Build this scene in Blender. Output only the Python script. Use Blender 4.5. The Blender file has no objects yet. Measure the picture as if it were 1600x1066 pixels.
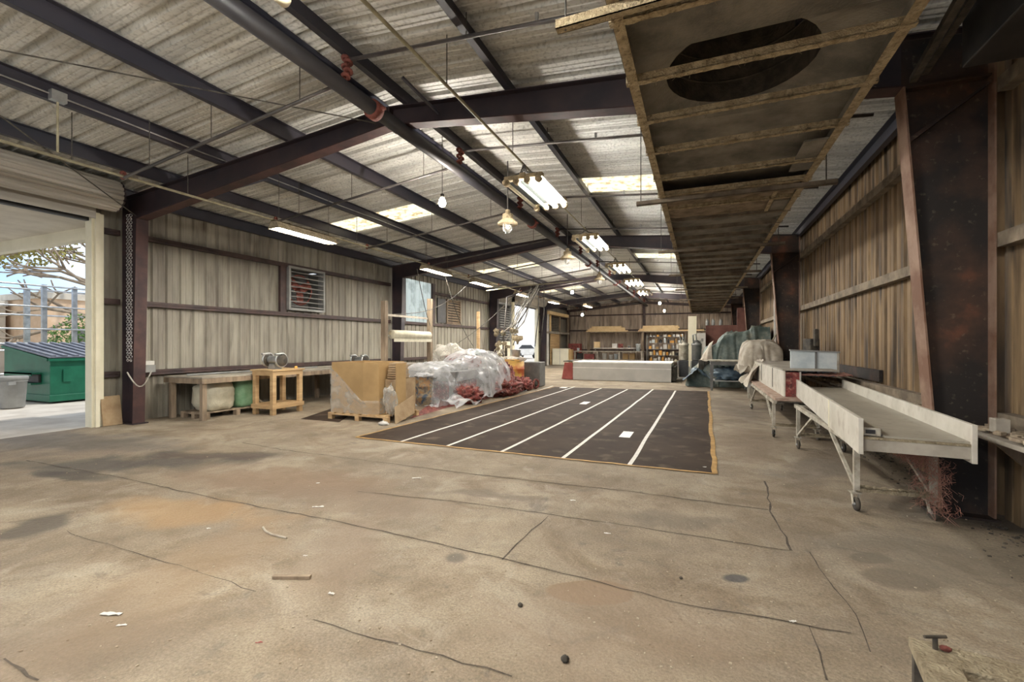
import bpy, bmesh, math, random
from mathutils import Vector, Matrix, noise
random.seed(7)
PI = math.pi
C = bpy.context.scene.collection
SC = bpy.context.scene

# ---------------------------------------------------------------- camera
YAW, FPX, HOR, EYE = math.radians(22.4), 711.0, 537.0, 1.5
cd = bpy.data.cameras.new('camera'); cam = bpy.data.objects.new('camera', cd); C.objects.link(cam)
cam.location = (0, 0, EYE); cam.rotation_euler = (PI/2, 0, YAW)
cd.sensor_width = 36; cd.lens = 36*FPX/1600; cd.shift_y = (HOR-533)/1600
cd.clip_start = .05; cd.clip_end = 400
SC.camera = cam

# ---------------------------------------------------------------- world, sun, exposure
w = bpy.data.worlds.new('sky'); SC.world = w; w.use_nodes = True
nt = w.node_tree; nt.nodes.clear()
def N(t, k, **kw):
    n = t.nodes.new(k)
    for a, b in kw.items():
        if a in n.inputs.keys(): n.inputs[a].default_value = b
        else: setattr(n, a, b)
    return n
wo = N(nt, 'ShaderNodeOutputWorld'); bg = N(nt, 'ShaderNodeBackground'); bg.inputs['Strength'].default_value = .60
tc = N(nt, 'ShaderNodeTexCoord'); nz = N(nt, 'ShaderNodeTexNoise'); nz.inputs['Scale'].default_value = 3.0; nz.inputs['Detail'].default_value = 6
cr = N(nt, 'ShaderNodeValToRGB')
cr.color_ramp.elements[0].position = .40; cr.color_ramp.elements[0].color = (.42, .60, .88, 1)
cr.color_ramp.elements[1].position = .60; cr.color_ramp.elements[1].color = (.95, .95, .95, 1)
nt.links.new(tc.outputs['Generated'], nz.inputs['Vector']); nt.links.new(nz.outputs['Fac'], cr.inputs['Fac'])
nt.links.new(cr.outputs['Color'], bg.inputs['Color']); nt.links.new(bg.outputs[0], wo.inputs[0])
sd = bpy.data.lights.new('sun', 'SUN'); sd.energy = 1.2; sd.angle = math.radians(3); sd.color = (1, .95, .86)
so = bpy.data.objects.new('sun', sd); C.objects.link(so)
so.rotation_euler = Vector((-.42, -.35, -.84)).to_track_quat('-Z', 'Y').to_euler()
SC.view_settings.view_transform = 'Standard'; SC.view_settings.look = 'None'
SC.view_settings.gamma = 1; SC.view_settings.use_curve_mapping = False
SC.view_settings.exposure = 1.47
TUBE = 70.0          # radiance of the lit fluorescent tubes
SC.cycles.max_bounces = 8; SC.cycles.diffuse_bounces = 5; SC.cycles.transparent_max_bounces = 12
SC.cycles.sample_clamp_indirect = 6

# ---------------------------------------------------------------- measuring helpers
sY, cY = math.sin(YAW), math.cos(YAW)
def G(px, py, z=0.0):                       # photograph measurement -> point at height z
    d = (EYE-z)*FPX/(py-HOR); u = (px-800)/FPX
    return Vector((d*(-sY+u*cY), d*(cY+u*sY), z))
def onX(px, X):                             # depth and Y of a measurement on the plane X
    u = (px-800)/FPX; d = X/(-sY+u*cY); return d*(cY+u*sY), d
def onY(px, Y):
    u = (px-800)/FPX; d = Y/(cY+u*sY); return d*(-sY+u*cY), d
def Z(d, py): return EYE-d*(py-HOR)/FPX

# ---------------------------------------------------------------- materials
def mat(name, c1, c2=None, scale=3.0, rough=.7, metal=0.0, bump=0.0, stretch=(1,1,1), c3=None, fine=None, lo=.38, hi=.62, spec=.5, bscale=None, detail=6, streak=False):
    m = bpy.data.materials.new(name); m.use_nodes = True
    t = m.node_tree; b = t.nodes['Principled BSDF']
    b.inputs['Roughness'].default_value = rough; b.inputs['Metallic'].default_value = metal
    b.inputs['Specular IOR Level'].default_value = spec
    if c2 is None and not bump:
        b.inputs['Base Color'].default_value = (*c1, 1); return m
    tc = N(t, 'ShaderNodeTexCoord'); mp = N(t, 'ShaderNodeMapping'); mp.inputs['Scale'].default_value = stretch
    t.links.new(tc.outputs['Object'], mp.inputs['Vector'])
    n1 = N(t, 'ShaderNodeTexNoise'); n1.inputs['Scale'].default_value = scale; n1.inputs['Detail'].default_value = detail; n1.inputs['Roughness'].default_value = .6
    t.links.new(mp.outputs[0], n1.inputs['Vector'])
    if c2 is not None:
        r = N(t, 'ShaderNodeValToRGB'); e = r.color_ramp.elements
        e[0].position = lo; e[0].color = (*c1, 1); e[1].position = hi; e[1].color = (*c2, 1)
        if c3: k = e.new(min(.99, hi+.12)); k.color = (*c3, 1)
        t.links.new(n1.outputs['Fac'], r.inputs['Fac']); out = r.outputs['Color']
        if fine:                                   # (colour, scale, low, high, amount): small speckle of dirt
            n2 = N(t, 'ShaderNodeTexNoise'); n2.inputs['Scale'].default_value = fine[1]; n2.inputs['Detail'].default_value = 5
            t.links.new((mp if streak else tc).outputs[0 if streak else 'Object'], n2.inputs['Vector'])
            mr = N(t, 'ShaderNodeMapRange'); mr.inputs['From Min'].default_value = fine[2]; mr.inputs['From Max'].default_value = fine[3]; mr.inputs['To Max'].default_value = fine[4]
            t.links.new(n2.outputs['Fac'], mr.inputs['Value'])
            mx = N(t, 'ShaderNodeMix', data_type='RGBA'); mx.inputs[7].default_value = (*fine[0], 1)
            t.links.new(mr.outputs[0], mx.inputs[0]); t.links.new(out, mx.inputs[6]); out = mx.outputs[2]
        t.links.new(out, b.inputs['Base Color'])
    else: b.inputs['Base Color'].default_value = (*c1, 1)
    if bump:
        n3 = N(t, 'ShaderNodeTexNoise'); n3.inputs['Scale'].default_value = bscale or scale*4; n3.inputs['Detail'].default_value = 5
        t.links.new(mp.outputs[0], n3.inputs['Vector'])
        bp = N(t, 'ShaderNodeBump'); bp.inputs['Strength'].default_value = bump; bp.inputs['Distance'].default_value = .02
        t.links.new(n3.outputs['Fac'], bp.inputs['Height']); t.links.new(bp.outputs[0], b.inputs['Normal'])
    return m
def emit(name, c, s):
    m = bpy.data.materials.new(name); m.use_nodes = True; b = m.node_tree.nodes['Principled BSDF']
    b.inputs['Base Color'].default_value = (*c, 1); b.inputs['Emission Color'].default_value = (*c, 1); b.inputs['Emission Strength'].default_value = s
    return m
def film(name, c, clear, rough=.25):
    m = bpy.data.materials.new(name); m.use_nodes = True; t = m.node_tree; b = t.nodes['Principled BSDF']
    b.inputs['Base Color'].default_value = (*c, 1); b.inputs['Roughness'].default_value = rough
    tr = N(t, 'ShaderNodeBsdfTransparent'); mx = N(t, 'ShaderNodeMixShader')
    lw = N(t, 'ShaderNodeLayerWeight'); lw.inputs['Blend'].default_value = .35
    tc = N(t, 'ShaderNodeTexCoord'); nz = N(t, 'ShaderNodeTexNoise'); nz.inputs['Scale'].default_value = 5; nz.inputs['Detail'].default_value = 5
    t.links.new(tc.outputs['Object'], nz.inputs['Vector'])
    a = N(t, 'ShaderNodeMath', operation='MULTIPLY_ADD'); a.inputs[1].default_value = .8; a.inputs[2].default_value = 1-clear-.4
    t.links.new(nz.outputs['Fac'], a.inputs[0])
    a2 = N(t, 'ShaderNodeMath', operation='MULTIPLY_ADD', use_clamp=True); a2.inputs[1].default_value = .6
    t.links.new(lw.outputs['Facing'], a2.inputs[0]); t.links.new(a.outputs[0], a2.inputs[2])
    t.links.new(a2.outputs[0], mx.inputs[0]); t.links.new(tr.outputs[0], mx.inputs[1]); t.links.new(b.outputs[0], mx.inputs[2])
    t.links.new(mx.outputs[0], t.nodes['Material Output'].inputs[0])
    return m
def translucent(name, c, c2, scale):
    m = bpy.data.materials.new(name); m.use_nodes = True; t = m.node_tree
    tr = N(t, 'ShaderNodeBsdfTranslucent'); tc = N(t, 'ShaderNodeTexCoord'); nz = N(t, 'ShaderNodeTexNoise'); nz.inputs['Scale'].default_value = scale; nz.inputs['Detail'].default_value = 8
    r = N(t, 'ShaderNodeValToRGB'); e = r.color_ramp.elements; e[0].position = .36; e[0].color = (*c2, 1); e[1].position = .52; e[1].color = (*c, 1)
    t.links.new(tc.outputs['Object'], nz.inputs['Vector']); t.links.new(nz.outputs['Fac'], r.inputs['Fac']); t.links.new(r.outputs[0], tr.inputs[0])
    t.links.new(tr.outputs[0], t.nodes['Material Output'].inputs[0]); return m

M = {}
M['steel'] = mat('steel', (.020,.016,.022), (.045,.028,.030), 1.5, .5, .0, .1, stretch=(1,.3,1), c3=(.075,.032,.028))
M['purlin'] = mat('purlin', (.024,.027,.042), (.045,.038,.048), 1.2, .45, .0, .05, stretch=(1,.25,1))
M['column'] = mat('column', (.014,.010,.008), (.055,.028,.017), 1.7, .7, 0, .4, c3=(.14,.05,.025), lo=.42, hi=.60, fine=((.2,.16,.11),22,.62,.8,.5))
M['column_edge'] = mat('column_edge', (.15,.075,.045), (.26,.17,.12), 3, .8, 0, .2)
M['red_steel'] = mat('red_steel', (.035,.017,.017), (.075,.034,.030), 3, .7, 0, .1)
M['deck'] = mat('deck', (.46,.46,.435), (.74,.735,.69), .7, .6, .05, .05, stretch=(1,6,1), fine=((.15,.145,.135),26,.5,.68,.45), lo=.35, hi=.65, bscale=60)
M['wallL'] = mat('wallL', (.165,.145,.115), (.31,.285,.23), 1.6, .6, .0, .12, stretch=(1,2.4,.35), c3=(.40,.375,.31), fine=((.085,.068,.05),3.2,.50,.74,.8), streak=True, lo=.32, hi=.62)
M['wallR'] = mat('wallR', (.085,.05,.022), (.26,.17,.085), 2.0, .75, .0, .2, stretch=(1,2.6,.3), c3=(.38,.27,.15), streak=True, fine=((.025,.018,.012),3.6,.47,.70,.9), lo=.34, hi=.62)
M['wallF'] = mat('wallF', (.28,.215,.16), (.60,.49,.39), 1.4, .7, .0, .1, stretch=(2.4,1,.35), streak=True, fine=((.05,.04,.03),2.8,.5,.7,.7), lo=.34, hi=.62)
M['girt'] = mat('girt', (.035,.022,.022), (.075,.042,.036), 3, .6, 0, .1)
M['dustgirt'] = mat('dustgirt', (.13,.10,.07), (.26,.21,.15), 4, .9, 0, .3)
M['wood'] = mat('wood', (.42,.27,.13), (.58,.40,.21), 3, .6, 0, .1, stretch=(1,.2,4))
M['wood_old'] = mat('wood_old', (.17,.125,.085), (.34,.26,.18), 3, .8, 0, .2, stretch=(2,2,.4))
M['wood_grey'] = mat('wood_grey', (.24,.21,.17), (.40,.36,.30), 3, .8, 0, .2)
M['lumber'] = mat('lumber', (.74,.52,.26), (.84,.64,.36), 4, .6)
M['cardboard'] = mat('cardboard', (.36,.23,.10), (.44,.29,.13), 2.0, .8, 0, .05)
M['cardboard2'] = mat('cardboard2', (.30,.20,.11), (.40,.29,.17), 5, .8, 0, .1)
M['white'] = mat('white', (.60,.58,.53), (.72,.70,.66), 3, .45, 0, .02)
M['cream'] = mat('cream', (.68,.63,.47), (.76,.71,.55), 2, .5)
M['apron'] = mat('apron', (.46,.43,.36), (.62,.585,.51), 3.5, .55, 0, .12, fine=((.26,.21,.15),7,.52,.75,.6), lo=.3)
M['tray'] = mat('tray', (.30,.27,.215), (.36,.33,.265), 2, .5, 0, .03, fine=((.2,.17,.13),14,.55,.7,.5))
M['legpaint'] = mat('legpaint', (.26,.225,.17), (.50,.46,.38), 7, .8, 0, .3)
M['dust'] = mat('dust', (.22,.175,.11), (.36,.30,.20), 14, .95, 0, 1.0, bscale=70)
M['hoodframe'] = mat('hoodframe', (.36,.28,.165), (.56,.455,.29), 12, .95, 0, 1.0, fine=((.12,.09,.055),34,.52,.70,.6), bscale=80)
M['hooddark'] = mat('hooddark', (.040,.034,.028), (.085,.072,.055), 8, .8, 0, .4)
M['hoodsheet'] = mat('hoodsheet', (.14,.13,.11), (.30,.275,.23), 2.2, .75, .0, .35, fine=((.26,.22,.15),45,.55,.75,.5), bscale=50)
M['filter'] = mat('filter', (.17,.125,.08), (.34,.27,.19), 6, .95, 0, .8, bscale=90)
M['red'] = mat('red', (.09,.022,.018), (.26,.05,.042), 9, .75, 0, .9, c3=(.36,.14,.10), fine=((.55,.34,.24),16,.54,.70,.6), bscale=30)
M['redpaint'] = mat('redpaint', (.22,.035,.03), (.33,.08,.065), 2.5, .55)
M['coupling'] = mat('coupling', (.13,.035,.025), (.24,.07,.05), 9, .8, 0, .5)
M['orange'] = mat('orange', (.62,.30,.05), (.75,.40,.10), 8, .7)
M['drum'] = mat('drum', (.42,.10,.03), (.60,.36,.08), 2.0, .5, 0, .05, c3=(.62,.42,.12), lo=.42, hi=.55)
M['barrel'] = mat('barrel', (.05,.08,.12), (.30,.24,.15), 5.5, .6, 0, .1, c3=(.09,.08,.075), lo=.40, hi=.50, fine=((.30,.16,.06),7,.52,.6,.8))
M['galv'] = mat('galv', (.35,.36,.36), (.52,.53,.53), 6, .35, .8, .05)
M['grey'] = mat('grey', (.22,.22,.21), (.30,.30,.285), 3, .6)
M['midgrey'] = mat('midgrey', (.11,.11,.105), (.17,.165,.155), 4, .6)
M['black'] = mat('black', (.012,.012,.013), (.03,.028,.028), 5, .5)
M['rubber'] = mat('rubber', (.03,.026,.022), (.09,.075,.055), 8, .85, 0, .2)
M['pipe'] = mat('pipe', (.055,.050,.050), (.12,.105,.095), 3, .45, .2, .05, stretch=(1,.3,1))
M['mainpipe'] = mat('mainpipe', (.020,.020,.024), (.045,.040,.040), 3, .5, .0, .05, stretch=(1,.3,1))
M['conduit'] = mat('conduit', (.26,.23,.15), (.38,.34,.23), 6, .6)
M['cable'] = mat('cable', (.05,.045,.04), (.12,.11,.09), 10, .7)
M['hose'] = mat('hose', (.22,.20,.17), (.44,.41,.36), 9, .6)
M['mat'] = mat('mat', (.028,.017,.011), (.047,.030,.020), 1.0, .75, 0, .03, fine=((.16,.125,.09),3.2,.56,.75,.5), spec=.15)
M['tape'] = mat('tape', (.58,.56,.50), (.70,.68,.62), 9, .6)
M['otape'] = mat('otape', (.30,.17,.05), (.48,.29,.09), 5, .7)
M['tarp'] = mat('tarp', (.055,.080,.070), (.125,.150,.130), 3, .6, 0, .3, c3=(.28,.26,.20), lo=.40, hi=.56)
M['lidgrey'] = mat('lidgrey', (.10,.11,.14), (.17,.18,.22), 4, .4)
M['tarpblue'] = mat('tarpblue', (.05,.09,.13), (.13,.18,.22), 6, .5, 0, .3)
M['cloth'] = mat('cloth', (.30,.255,.20), (.50,.45,.37), 3.5, .85, 0, .3)
M['bag'] = mat('bag', (.44,.41,.30), (.58,.54,.42), 4, .5, 0, .4)
M['greenbag'] = mat('greenbag', (.16,.32,.18), (.28,.46,.28), 4, .5, 0, .3)
M['green'] = mat('green', (.006,.10,.055), (.012,.135,.075), 2.5, .4, 0, .03)
M['leaf'] = mat('leaf', (.045,.12,.025), (.14,.24,.05), 6, .7)
M['leaf_dry'] = mat('leaf_dry', (.22,.18,.05), (.36,.34,.10), 6, .7)
M['bark'] = mat('bark', (.22,.17,.12), (.36,.29,.21), 6, .9, 0, .4)
M['stucco'] = mat('stucco', (.60,.42,.27), (.70,.52,.36), 2, .9)
M['pale'] = mat('pale', (.55,.50,.42), (.66,.61,.52), 2, .9)
M['ground'] = mat('ground', (.42,.38,.33), (.58,.54,.48), 1.4, .9, 0, .1)
M['shutter'] = mat('shutter', (.34,.32,.28), (.50,.47,.41), 2.5, .5, .2, .05, stretch=(1,.2,3))
M['rubbish'] = mat('rubbish', (.25,.19,.13), (.45,.38,.28), 12, .9)
M['blueish'] = mat('blueish', (.46,.52,.54), (.62,.66,.66), 5, .5, 0, .05)
M['glass'] = mat('glass', (.55,.6,.6), None, rough=.1)
M['shield_black'] = mat('shield_black', (.006,.006,.005))  # near-black so the added shield stays dark between the lit tubes
M['pinkdust'] = mat('pinkdust', (.30,.19,.14), (.42,.32,.25), 6, .9, 0, .4)
M['redbrown'] = mat('redbrown', (.10,.035,.025), (.17,.07,.05), 2, .7)
M['rust'] = mat('rust', (.20,.09,.04), (.28,.14,.07), 8, .8)
M['greywhite'] = mat('greywhite', (.40,.38,.345), (.47,.45,.41), 1.5, .5)
M['yellow'] = mat('yellow', (.75,.60,.08), (.8,.65,.1), 5)
M['lampon'] = emit('lampon', (1, .97, .90), TUBE)
M['lampgreen'] = emit('lampgreen', (.85, 1, .88), .28)
M['lampoff'] = mat('lampoff', (.50,.42,.28), (.62,.55,.40), 9, .5)
M['bulb'] = emit('bulb', (1, .92, .82), 420)
M['film'] = film('film', (.74,.74,.75), .80, .15)
M['film2'] = film('film2', (.72,.68,.60), .78)
M['skylight'] = translucent('skylight', (.95,.82,.55), (.55,.40,.20), 7)
M['fibreglass'] = translucent('fibreglass', (.72,.78,.72), (.5,.55,.5), 3)

# ---------------------------------------------------------------- mesh building
class MB:
    def __init__(s): s.v = []; s.f = []
    def add(s, vs, fs):
        o = len(s.v); s.v += [tuple(v) for v in vs]; s.f += [tuple(i+o for i in f) for f in fs]; return s
    def box(s, x0, x1, y0, y1, z0, z1):
        v = [(x, y, z) for x in (x0, x1) for y in (y0, y1) for z in (z0, z1)]
        return s.add(v, [(0,1,3,2), (4,6,7,5), (0,4,5,1), (2,3,7,6), (0,2,6,4), (1,5,7,3)])
    def rbox(s, c, size, rz=0, rx=0, ry=0):
        m = Matrix.Translation(c) @ Matrix.Rotation(rz,4,'Z') @ Matrix.Rotation(ry,4,'Y') @ Matrix.Rotation(rx,4,'X')
        a, b, d = [k/2 for k in size]
        v = [m @ Vector((x, y, z)) for x in (-a, a) for y in (-b, b) for z in (-d, d)]
        return s.add(v, [(0,1,3,2), (4,6,7,5), (0,4,5,1), (2,3,7,6), (0,2,6,4), (1,5,7,3)])
    def prism(s, pts, a0, a1, ax):                  # polygon in the plane normal to ax, extruded a0..a1
        def P(p, a):
            return (a, p[0], p[1]) if ax == 'x' else ((p[0], a, p[1]) if ax == 'y' else (p[0], p[1], a))
        n = len(pts); v = [P(p, a0) for p in pts] + [P(p, a1) for p in pts]
        f = [tuple(range(n))[::-1], tuple(range(n, 2*n))] + [(i, (i+1) % n, n+(i+1) % n, n+i) for i in range(n)]
        return s.add(v, f)
    def bar(s, p, q, wd, ht=None, up=(0,0,1)):       # square bar from p to q
        p, q = Vector(p), Vector(q); ht = ht or wd; d = (q-p).normalized(); up = Vector(up)
        if abs(d.dot(up)) > .98: up = Vector((1,0,0))
        a = d.cross(up).normalized()*wd/2; b = a.cross(d).normalized()*ht/2
        v = [k+i*a+j*b for k in (p, q) for i, j in ((-1,-1), (1,-1), (1,1), (-1,1))]
        return s.add(v, [(3,2,1,0), (4,5,6,7), (0,1,5,4), (1,2,6,5), (2,3,7,6), (3,0,4,7)])
    def tube(s, pts, r, n=8, cap=True):
        pts = [Vector(p) for p in pts]; rs = r if isinstance(r, (list, tuple)) else [r]*len(pts)
        rings = []; prev = None
        for i, p in enumerate(pts):
            d = (pts[min(i+1, len(pts)-1)]-pts[max(i-1, 0)]).normalized()
            if prev is None:
                a = d.orthogonal().normalized()
            else:
                a = (prev-d*prev.dot(d)); a = a.normalized() if a.length > 1e-6 else d.orthogonal().normalized()
            prev = a; b = d.cross(a)
            rings.append([p+rs[i]*(math.cos(2*PI*k/n)*a+math.sin(2*PI*k/n)*b) for k in range(n)])
        v = [q for ring in rings for q in ring]
        f = [(i*n+k, i*n+(k+1) % n, (i+1)*n+(k+1) % n, (i+1)*n+k) for i in range(len(pts)-1) for k in range(n)]
        if cap: f += [tuple(range(n))[::-1], tuple(range((len(pts)-1)*n, len(pts)*n))]
        return s.add(v, f)
    def lathe(s, c, prof, n=20, ax=(0,0,1)):         # prof = [(r, h)...] around axis through c
        ax = Vector(ax).normalized(); a = ax.orthogonal().normalized(); b = ax.cross(a); c = Vector(c); v = []
        for r, h in prof:
            v += [c+ax*h+r*(math.cos(2*PI*k/n)*a+math.sin(2*PI*k/n)*b) for k in range(n)]
        f = [(i*n+k, i*n+(k+1) % n, (i+1)*n+(k+1) % n, (i+1)*n+k) for i in range(len(prof)-1) for k in range(n)]
        f += [tuple(range(n))[::-1], tuple(range((len(prof)-1)*n, len(prof)*n))]
        return s.add(v, f)
    def torus(s, c, R, r, ax=(0,0,1), n=16, k=6):
        ax = Vector(ax).normalized(); a = ax.orthogonal().normalized(); b = ax.cross(a); c = Vector(c); v = []
        for i in range(n):
            e = math.cos(2*PI*i/n)*a+math.sin(2*PI*i/n)*b
            v += [c+e*(R+r*math.cos(2*PI*j/k))+ax*r*math.sin(2*PI*j/k) for j in range(k)]
        f = [(i*k+j, i*k+(j+1) % k, ((i+1) % n)*k+(j+1) % k, ((i+1) % n)*k+j) for i in range(n) for j in range(k)]
        return s.add(v, f)
    def blob(s, c, rad, amp=.2, fr=3.0, nu=20, nv=12, seed=0, flat=None, sq=1.0, oc=0.0):
        c = Vector(c); v = []
        for j in range(nv+1):
            th = PI*j/nv
            for i in range(nu):
                ph = 2*PI*i/nu; n_ = Vector((math.sin(th)*math.cos(ph), math.sin(th)*math.sin(ph), math.cos(th)))
                k = 1+amp*noise.noise(n_*fr+Vector((seed*7.3, seed*1.7, 0)))*2+oc*abs(noise.noise(n_*fr*3.3+Vector((seed, 3, 0))))*2
                if sq != 1.0: n_ = Vector([math.copysign(abs(e)**sq, e) for e in n_])
                q = Vector((n_.x*rad[0]*k, n_.y*rad[1]*k, n_.z*rad[2]*k))+c
                if flat is not None: q.z = max(q.z, flat)
                v.append(q)
        f = [(j*nu+i, (j+1)*nu+i, (j+1)*nu+(i+1) % nu, j*nu+(i+1) % nu) for j in range(nv) for i in range(nu)]
        return s.add(v, f)
    def grid(s, fn, nu, nv):
        v = [fn(i/nu, j/nv) for j in range(nv+1) for i in range(nu+1)]
        f = [(j*(nu+1)+i, j*(nu+1)+i+1, (j+1)*(nu+1)+i+1, (j+1)*(nu+1)+i) for j in range(nv) for i in range(nu)]
        return s.add(v, f)
    def build(s, name, m, parent=None, smooth=False, bevel=0, solid=0):
        me = bpy.data.meshes.new(name); me.from_pydata(s.v, [], s.f); me.update()
        bm = bmesh.new(); bm.from_mesh(me)
        bmesh.ops.recalc_face_normals(bm, faces=bm.faces[:])
        bm.to_mesh(me); bm.free()
        if smooth:
            for p in me.polygons: p.use_smooth = True
        me.materials.append(M[m] if isinstance(m, str) else m)
        o = bpy.data.objects.new(name, me); C.objects.link(o)
        if parent is not None:
            o.parent = parent
            o.matrix_parent_inverse = Matrix.Translation(-parent.location) if not parent.get('rot') else parent.matrix_basis.inverted()
        if bevel:
            b = o.modifiers.new('bevel', 'BEVEL'); b.width = bevel; b.segments = 2; b.limit_method = 'ANGLE'
        if solid:
            b = o.modifiers.new('thick', 'SOLIDIFY'); b.thickness = solid
        return o
def tag(o, label, cat, group=None):
    o['label'] = label; o['category'] = cat
    if group: o['group'] = group
    return o
def thing(name, label, cat, loc=(0,0,0), group=None):
    o = bpy.data.objects.new(name, None); C.objects.link(o); o.location = loc; o.empty_display_size = .1
    return tag(o, label, cat, group)
def struct(o): o['kind'] = 'structure'; return o
def copy_thing(o, delta, label=None, group=None):
    r = o.copy(); C.objects.link(r); r.location = Vector(o.location)+Vector(delta)
    if label: r['label'] = label
    if group: r['group'] = group
    for ch in o.children:
        c = ch.copy(); C.objects.link(c); c.parent = r; c.matrix_parent_inverse = ch.matrix_parent_inverse.copy()
        for g in ch.children:
            d = g.copy(); C.objects.link(d); d.parent = c; d.matrix_parent_inverse = g.matrix_parent_inverse.copy()
    return r
def ORD(i): return ['first','second','third','fourth','fifth','sixth','seventh','eighth','ninth','tenth','eleventh','twelfth','thirteenth','fourteenth'][i]

# ================================================================ THE BUILDING
XL, XR, RIDGE, YF, YB = -10.15, 2.42, -3.93, -6.0, 36.3
FR = [-2.95, 5.2, 13.3, 21.35, 29.4]                 # frame lines
def rt(x): return 4.745-abs(x-RIDGE)/12               # top of the rafters
def dk(x): return rt(x)+.205                          # underside of the roof deck

# --- floor slab with stains where the photograph has them
def floor_mat():
    m = mat('concrete', (.180,.136,.091), (.335,.273,.194), .9, .85, 0, .6, c3=(.44,.375,.285), lo=.33, hi=.60, detail=10, fine=((.19,.145,.10),6,.52,.74,.6), bscale=26)
    t = m.node_tree; b = t.nodes['Principled BSDF']; out = b.inputs['Base Color'].links[0].from_socket
    tc = N(t, 'ShaderNodeTexCoord'); wn = N(t, 'ShaderNodeTexNoise'); wn.inputs['Scale'].default_value = 2.3; wn.inputs['Detail'].default_value = 8
    t.links.new(tc.outputs['Object'], wn.inputs['Vector'])
    dn = N(t, 'ShaderNodeTexNoise'); dn.inputs['Scale'].default_value = 1.7; dn.inputs['Detail'].default_value = 6; t.links.new(tc.outputs['Object'], dn.inputs['Vector'])
    dv = N(t, 'ShaderNodeVectorMath', operation='MULTIPLY_ADD'); dv.inputs[1].default_value = (.7,.7,0); dv.inputs[2].default_value = (-.35,-.35,0); t.links.new(dn.outputs['Color'], dv.inputs[0])
    wv = N(t, 'ShaderNodeVectorMath', operation='ADD'); t.links.new(tc.outputs['Object'], wv.inputs[0]); t.links.new(dv.outputs[0], wv.inputs[1])
    wv2 = N(t, 'ShaderNodeVectorMath', operation='MULTIPLY_ADD'); wv2.inputs[1].default_value = (.18,.18,0); t.links.new(dv.outputs[0], wv2.inputs[0]); t.links.new(tc.outputs['Object'], wv2.inputs[2])
    for (scl, lo, hi, amt, col, dist) in ((1.1,.50,.66,.65,(.165,.113,.066),1.6), (.8,.52,.68,.55,(.43,.38,.295),1.5), (3.2,.60,.72,.6,(.12,.10,.085),1.2), (7.5,.63,.74,.55,(.13,.10,.075),.6), (.45,.50,.62,.4,(.22,.18,.135),2.5), (2.2,.58,.70,.35,(.45,.40,.32),1.2)):
        q = N(t, 'ShaderNodeTexNoise'); q.inputs['Scale'].default_value = scl; q.inputs['Detail'].default_value = 9; q.inputs['Roughness'].default_value = .62; q.inputs['Distortion'].default_value = dist
        o2 = N(t, 'ShaderNodeMapping'); o2.inputs['Location'].default_value = (scl*3.1, scl*7.7, 0); t.links.new(tc.outputs['Object'], o2.inputs['Vector']); t.links.new(o2.outputs[0], q.inputs['Vector'])
        r_ = N(t, 'ShaderNodeMapRange'); r_.inputs['From Min'].default_value = lo; r_.inputs['From Max'].default_value = hi; r_.inputs['To Max'].default_value = amt; t.links.new(q.outputs['Fac'], r_.inputs['Value'])
        mx = N(t, 'ShaderNodeMix', data_type='RGBA'); mx.inputs[7].default_value = (*col, 1); t.links.new(r_.outputs[0], mx.inputs[0]); t.links.new(out, mx.inputs[6]); out = mx.outputs[2]
    # fine speckle
    sp = N(t, 'ShaderNodeTexNoise'); sp.inputs['Scale'].default_value = 70; sp.inputs['Detail'].default_value = 8; sp.inputs['Roughness'].default_value = .75
    t.links.new(tc.outputs['Object'], sp.inputs['Vector'])
    mr = N(t, 'ShaderNodeMapRange'); mr.inputs['From Min'].default_value = .35; mr.inputs['From Max'].default_value = .65; mr.inputs['To Min'].default_value = .62; mr.inputs['To Max'].default_value = 1.22
    t.links.new(sp.outputs['Fac'], mr.inputs['Value'])
    mu = N(t, 'ShaderNodeVectorMath', operation='MULTIPLY'); t.links.new(out, mu.inputs[0]); t.links.new(mr.outputs[0], mu.inputs[1]); out = mu.outputs[0]
    # centre (photo), radii in metres, rotation, colour, strength, hardness
    S = [((190,725),(1.7,.42),.45,(.060,.055,.052),.75,.8), ((330,712),(1.2,.25),.3,(.07,.05,.038),.75,.6), ((120,742),(.7,.18),.3,(.04,.036,.034),.7,.6), ((440,752),(1.5,.5),.1,(.20,.13,.08),.7,.6), ((90,690),(2.6,.7),.2,(.10,.095,.095),.55,.7),
         ((920,924),(.27,.14),.3,(.21,.14,.085),.85,.12), ((1360,872),(.16,.09),.5,(.11,.085,.06),.65,.25), ((1400,905),(.24,.15),.3,(.14,.11,.08),.6,.25),
         ((1147,904),(.10,.06),.3,(.05,.05,.052),.85,.4), ((712,871),(.09,.08),0,(.10,.085,.07),.7,.5), ((52,820),(.35,.22),0,(.09,.075,.06),.8,.5), ((1265,735),(.9,.35),1.0,(.11,.09,.075),.5,.7),
         ((290,900),(.5,1.1),.3,(.25,.17,.10),.5,.7), ((550,780),(1.4,.35),.1,(.20,.145,.10),.55,.6), ((1060,815),(.55,.22),.2,(.13,.105,.08),.55,.6), ((300,800),(.9,.35),.1,(.36,.22,.10),.55,.6),
         ((1165,690),(.5,1.4),.0,(.17,.12,.08),.55,.7), ((1150,640),(.6,2.0),.0,(.12,.09,.07),.5,.7), ((980,980),(.9,.5),.2,(.27,.20,.14),.4,.8), ((765,775),(.7,.12),.1,(.14,.11,.085),.55,.6),
         ((540,850),(.25,.9),.6,(.22,.16,.11),.55,.6), ((80,1010),(1.0,.5),.5,(.17,.14,.11),.35,.8), ((1480,870),(1.1,.5),.3,(.17,.145,.11),.55,.8), ((1540,800),(.9,.4),.3,(.055,.045,.035),.8,.6)]
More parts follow.
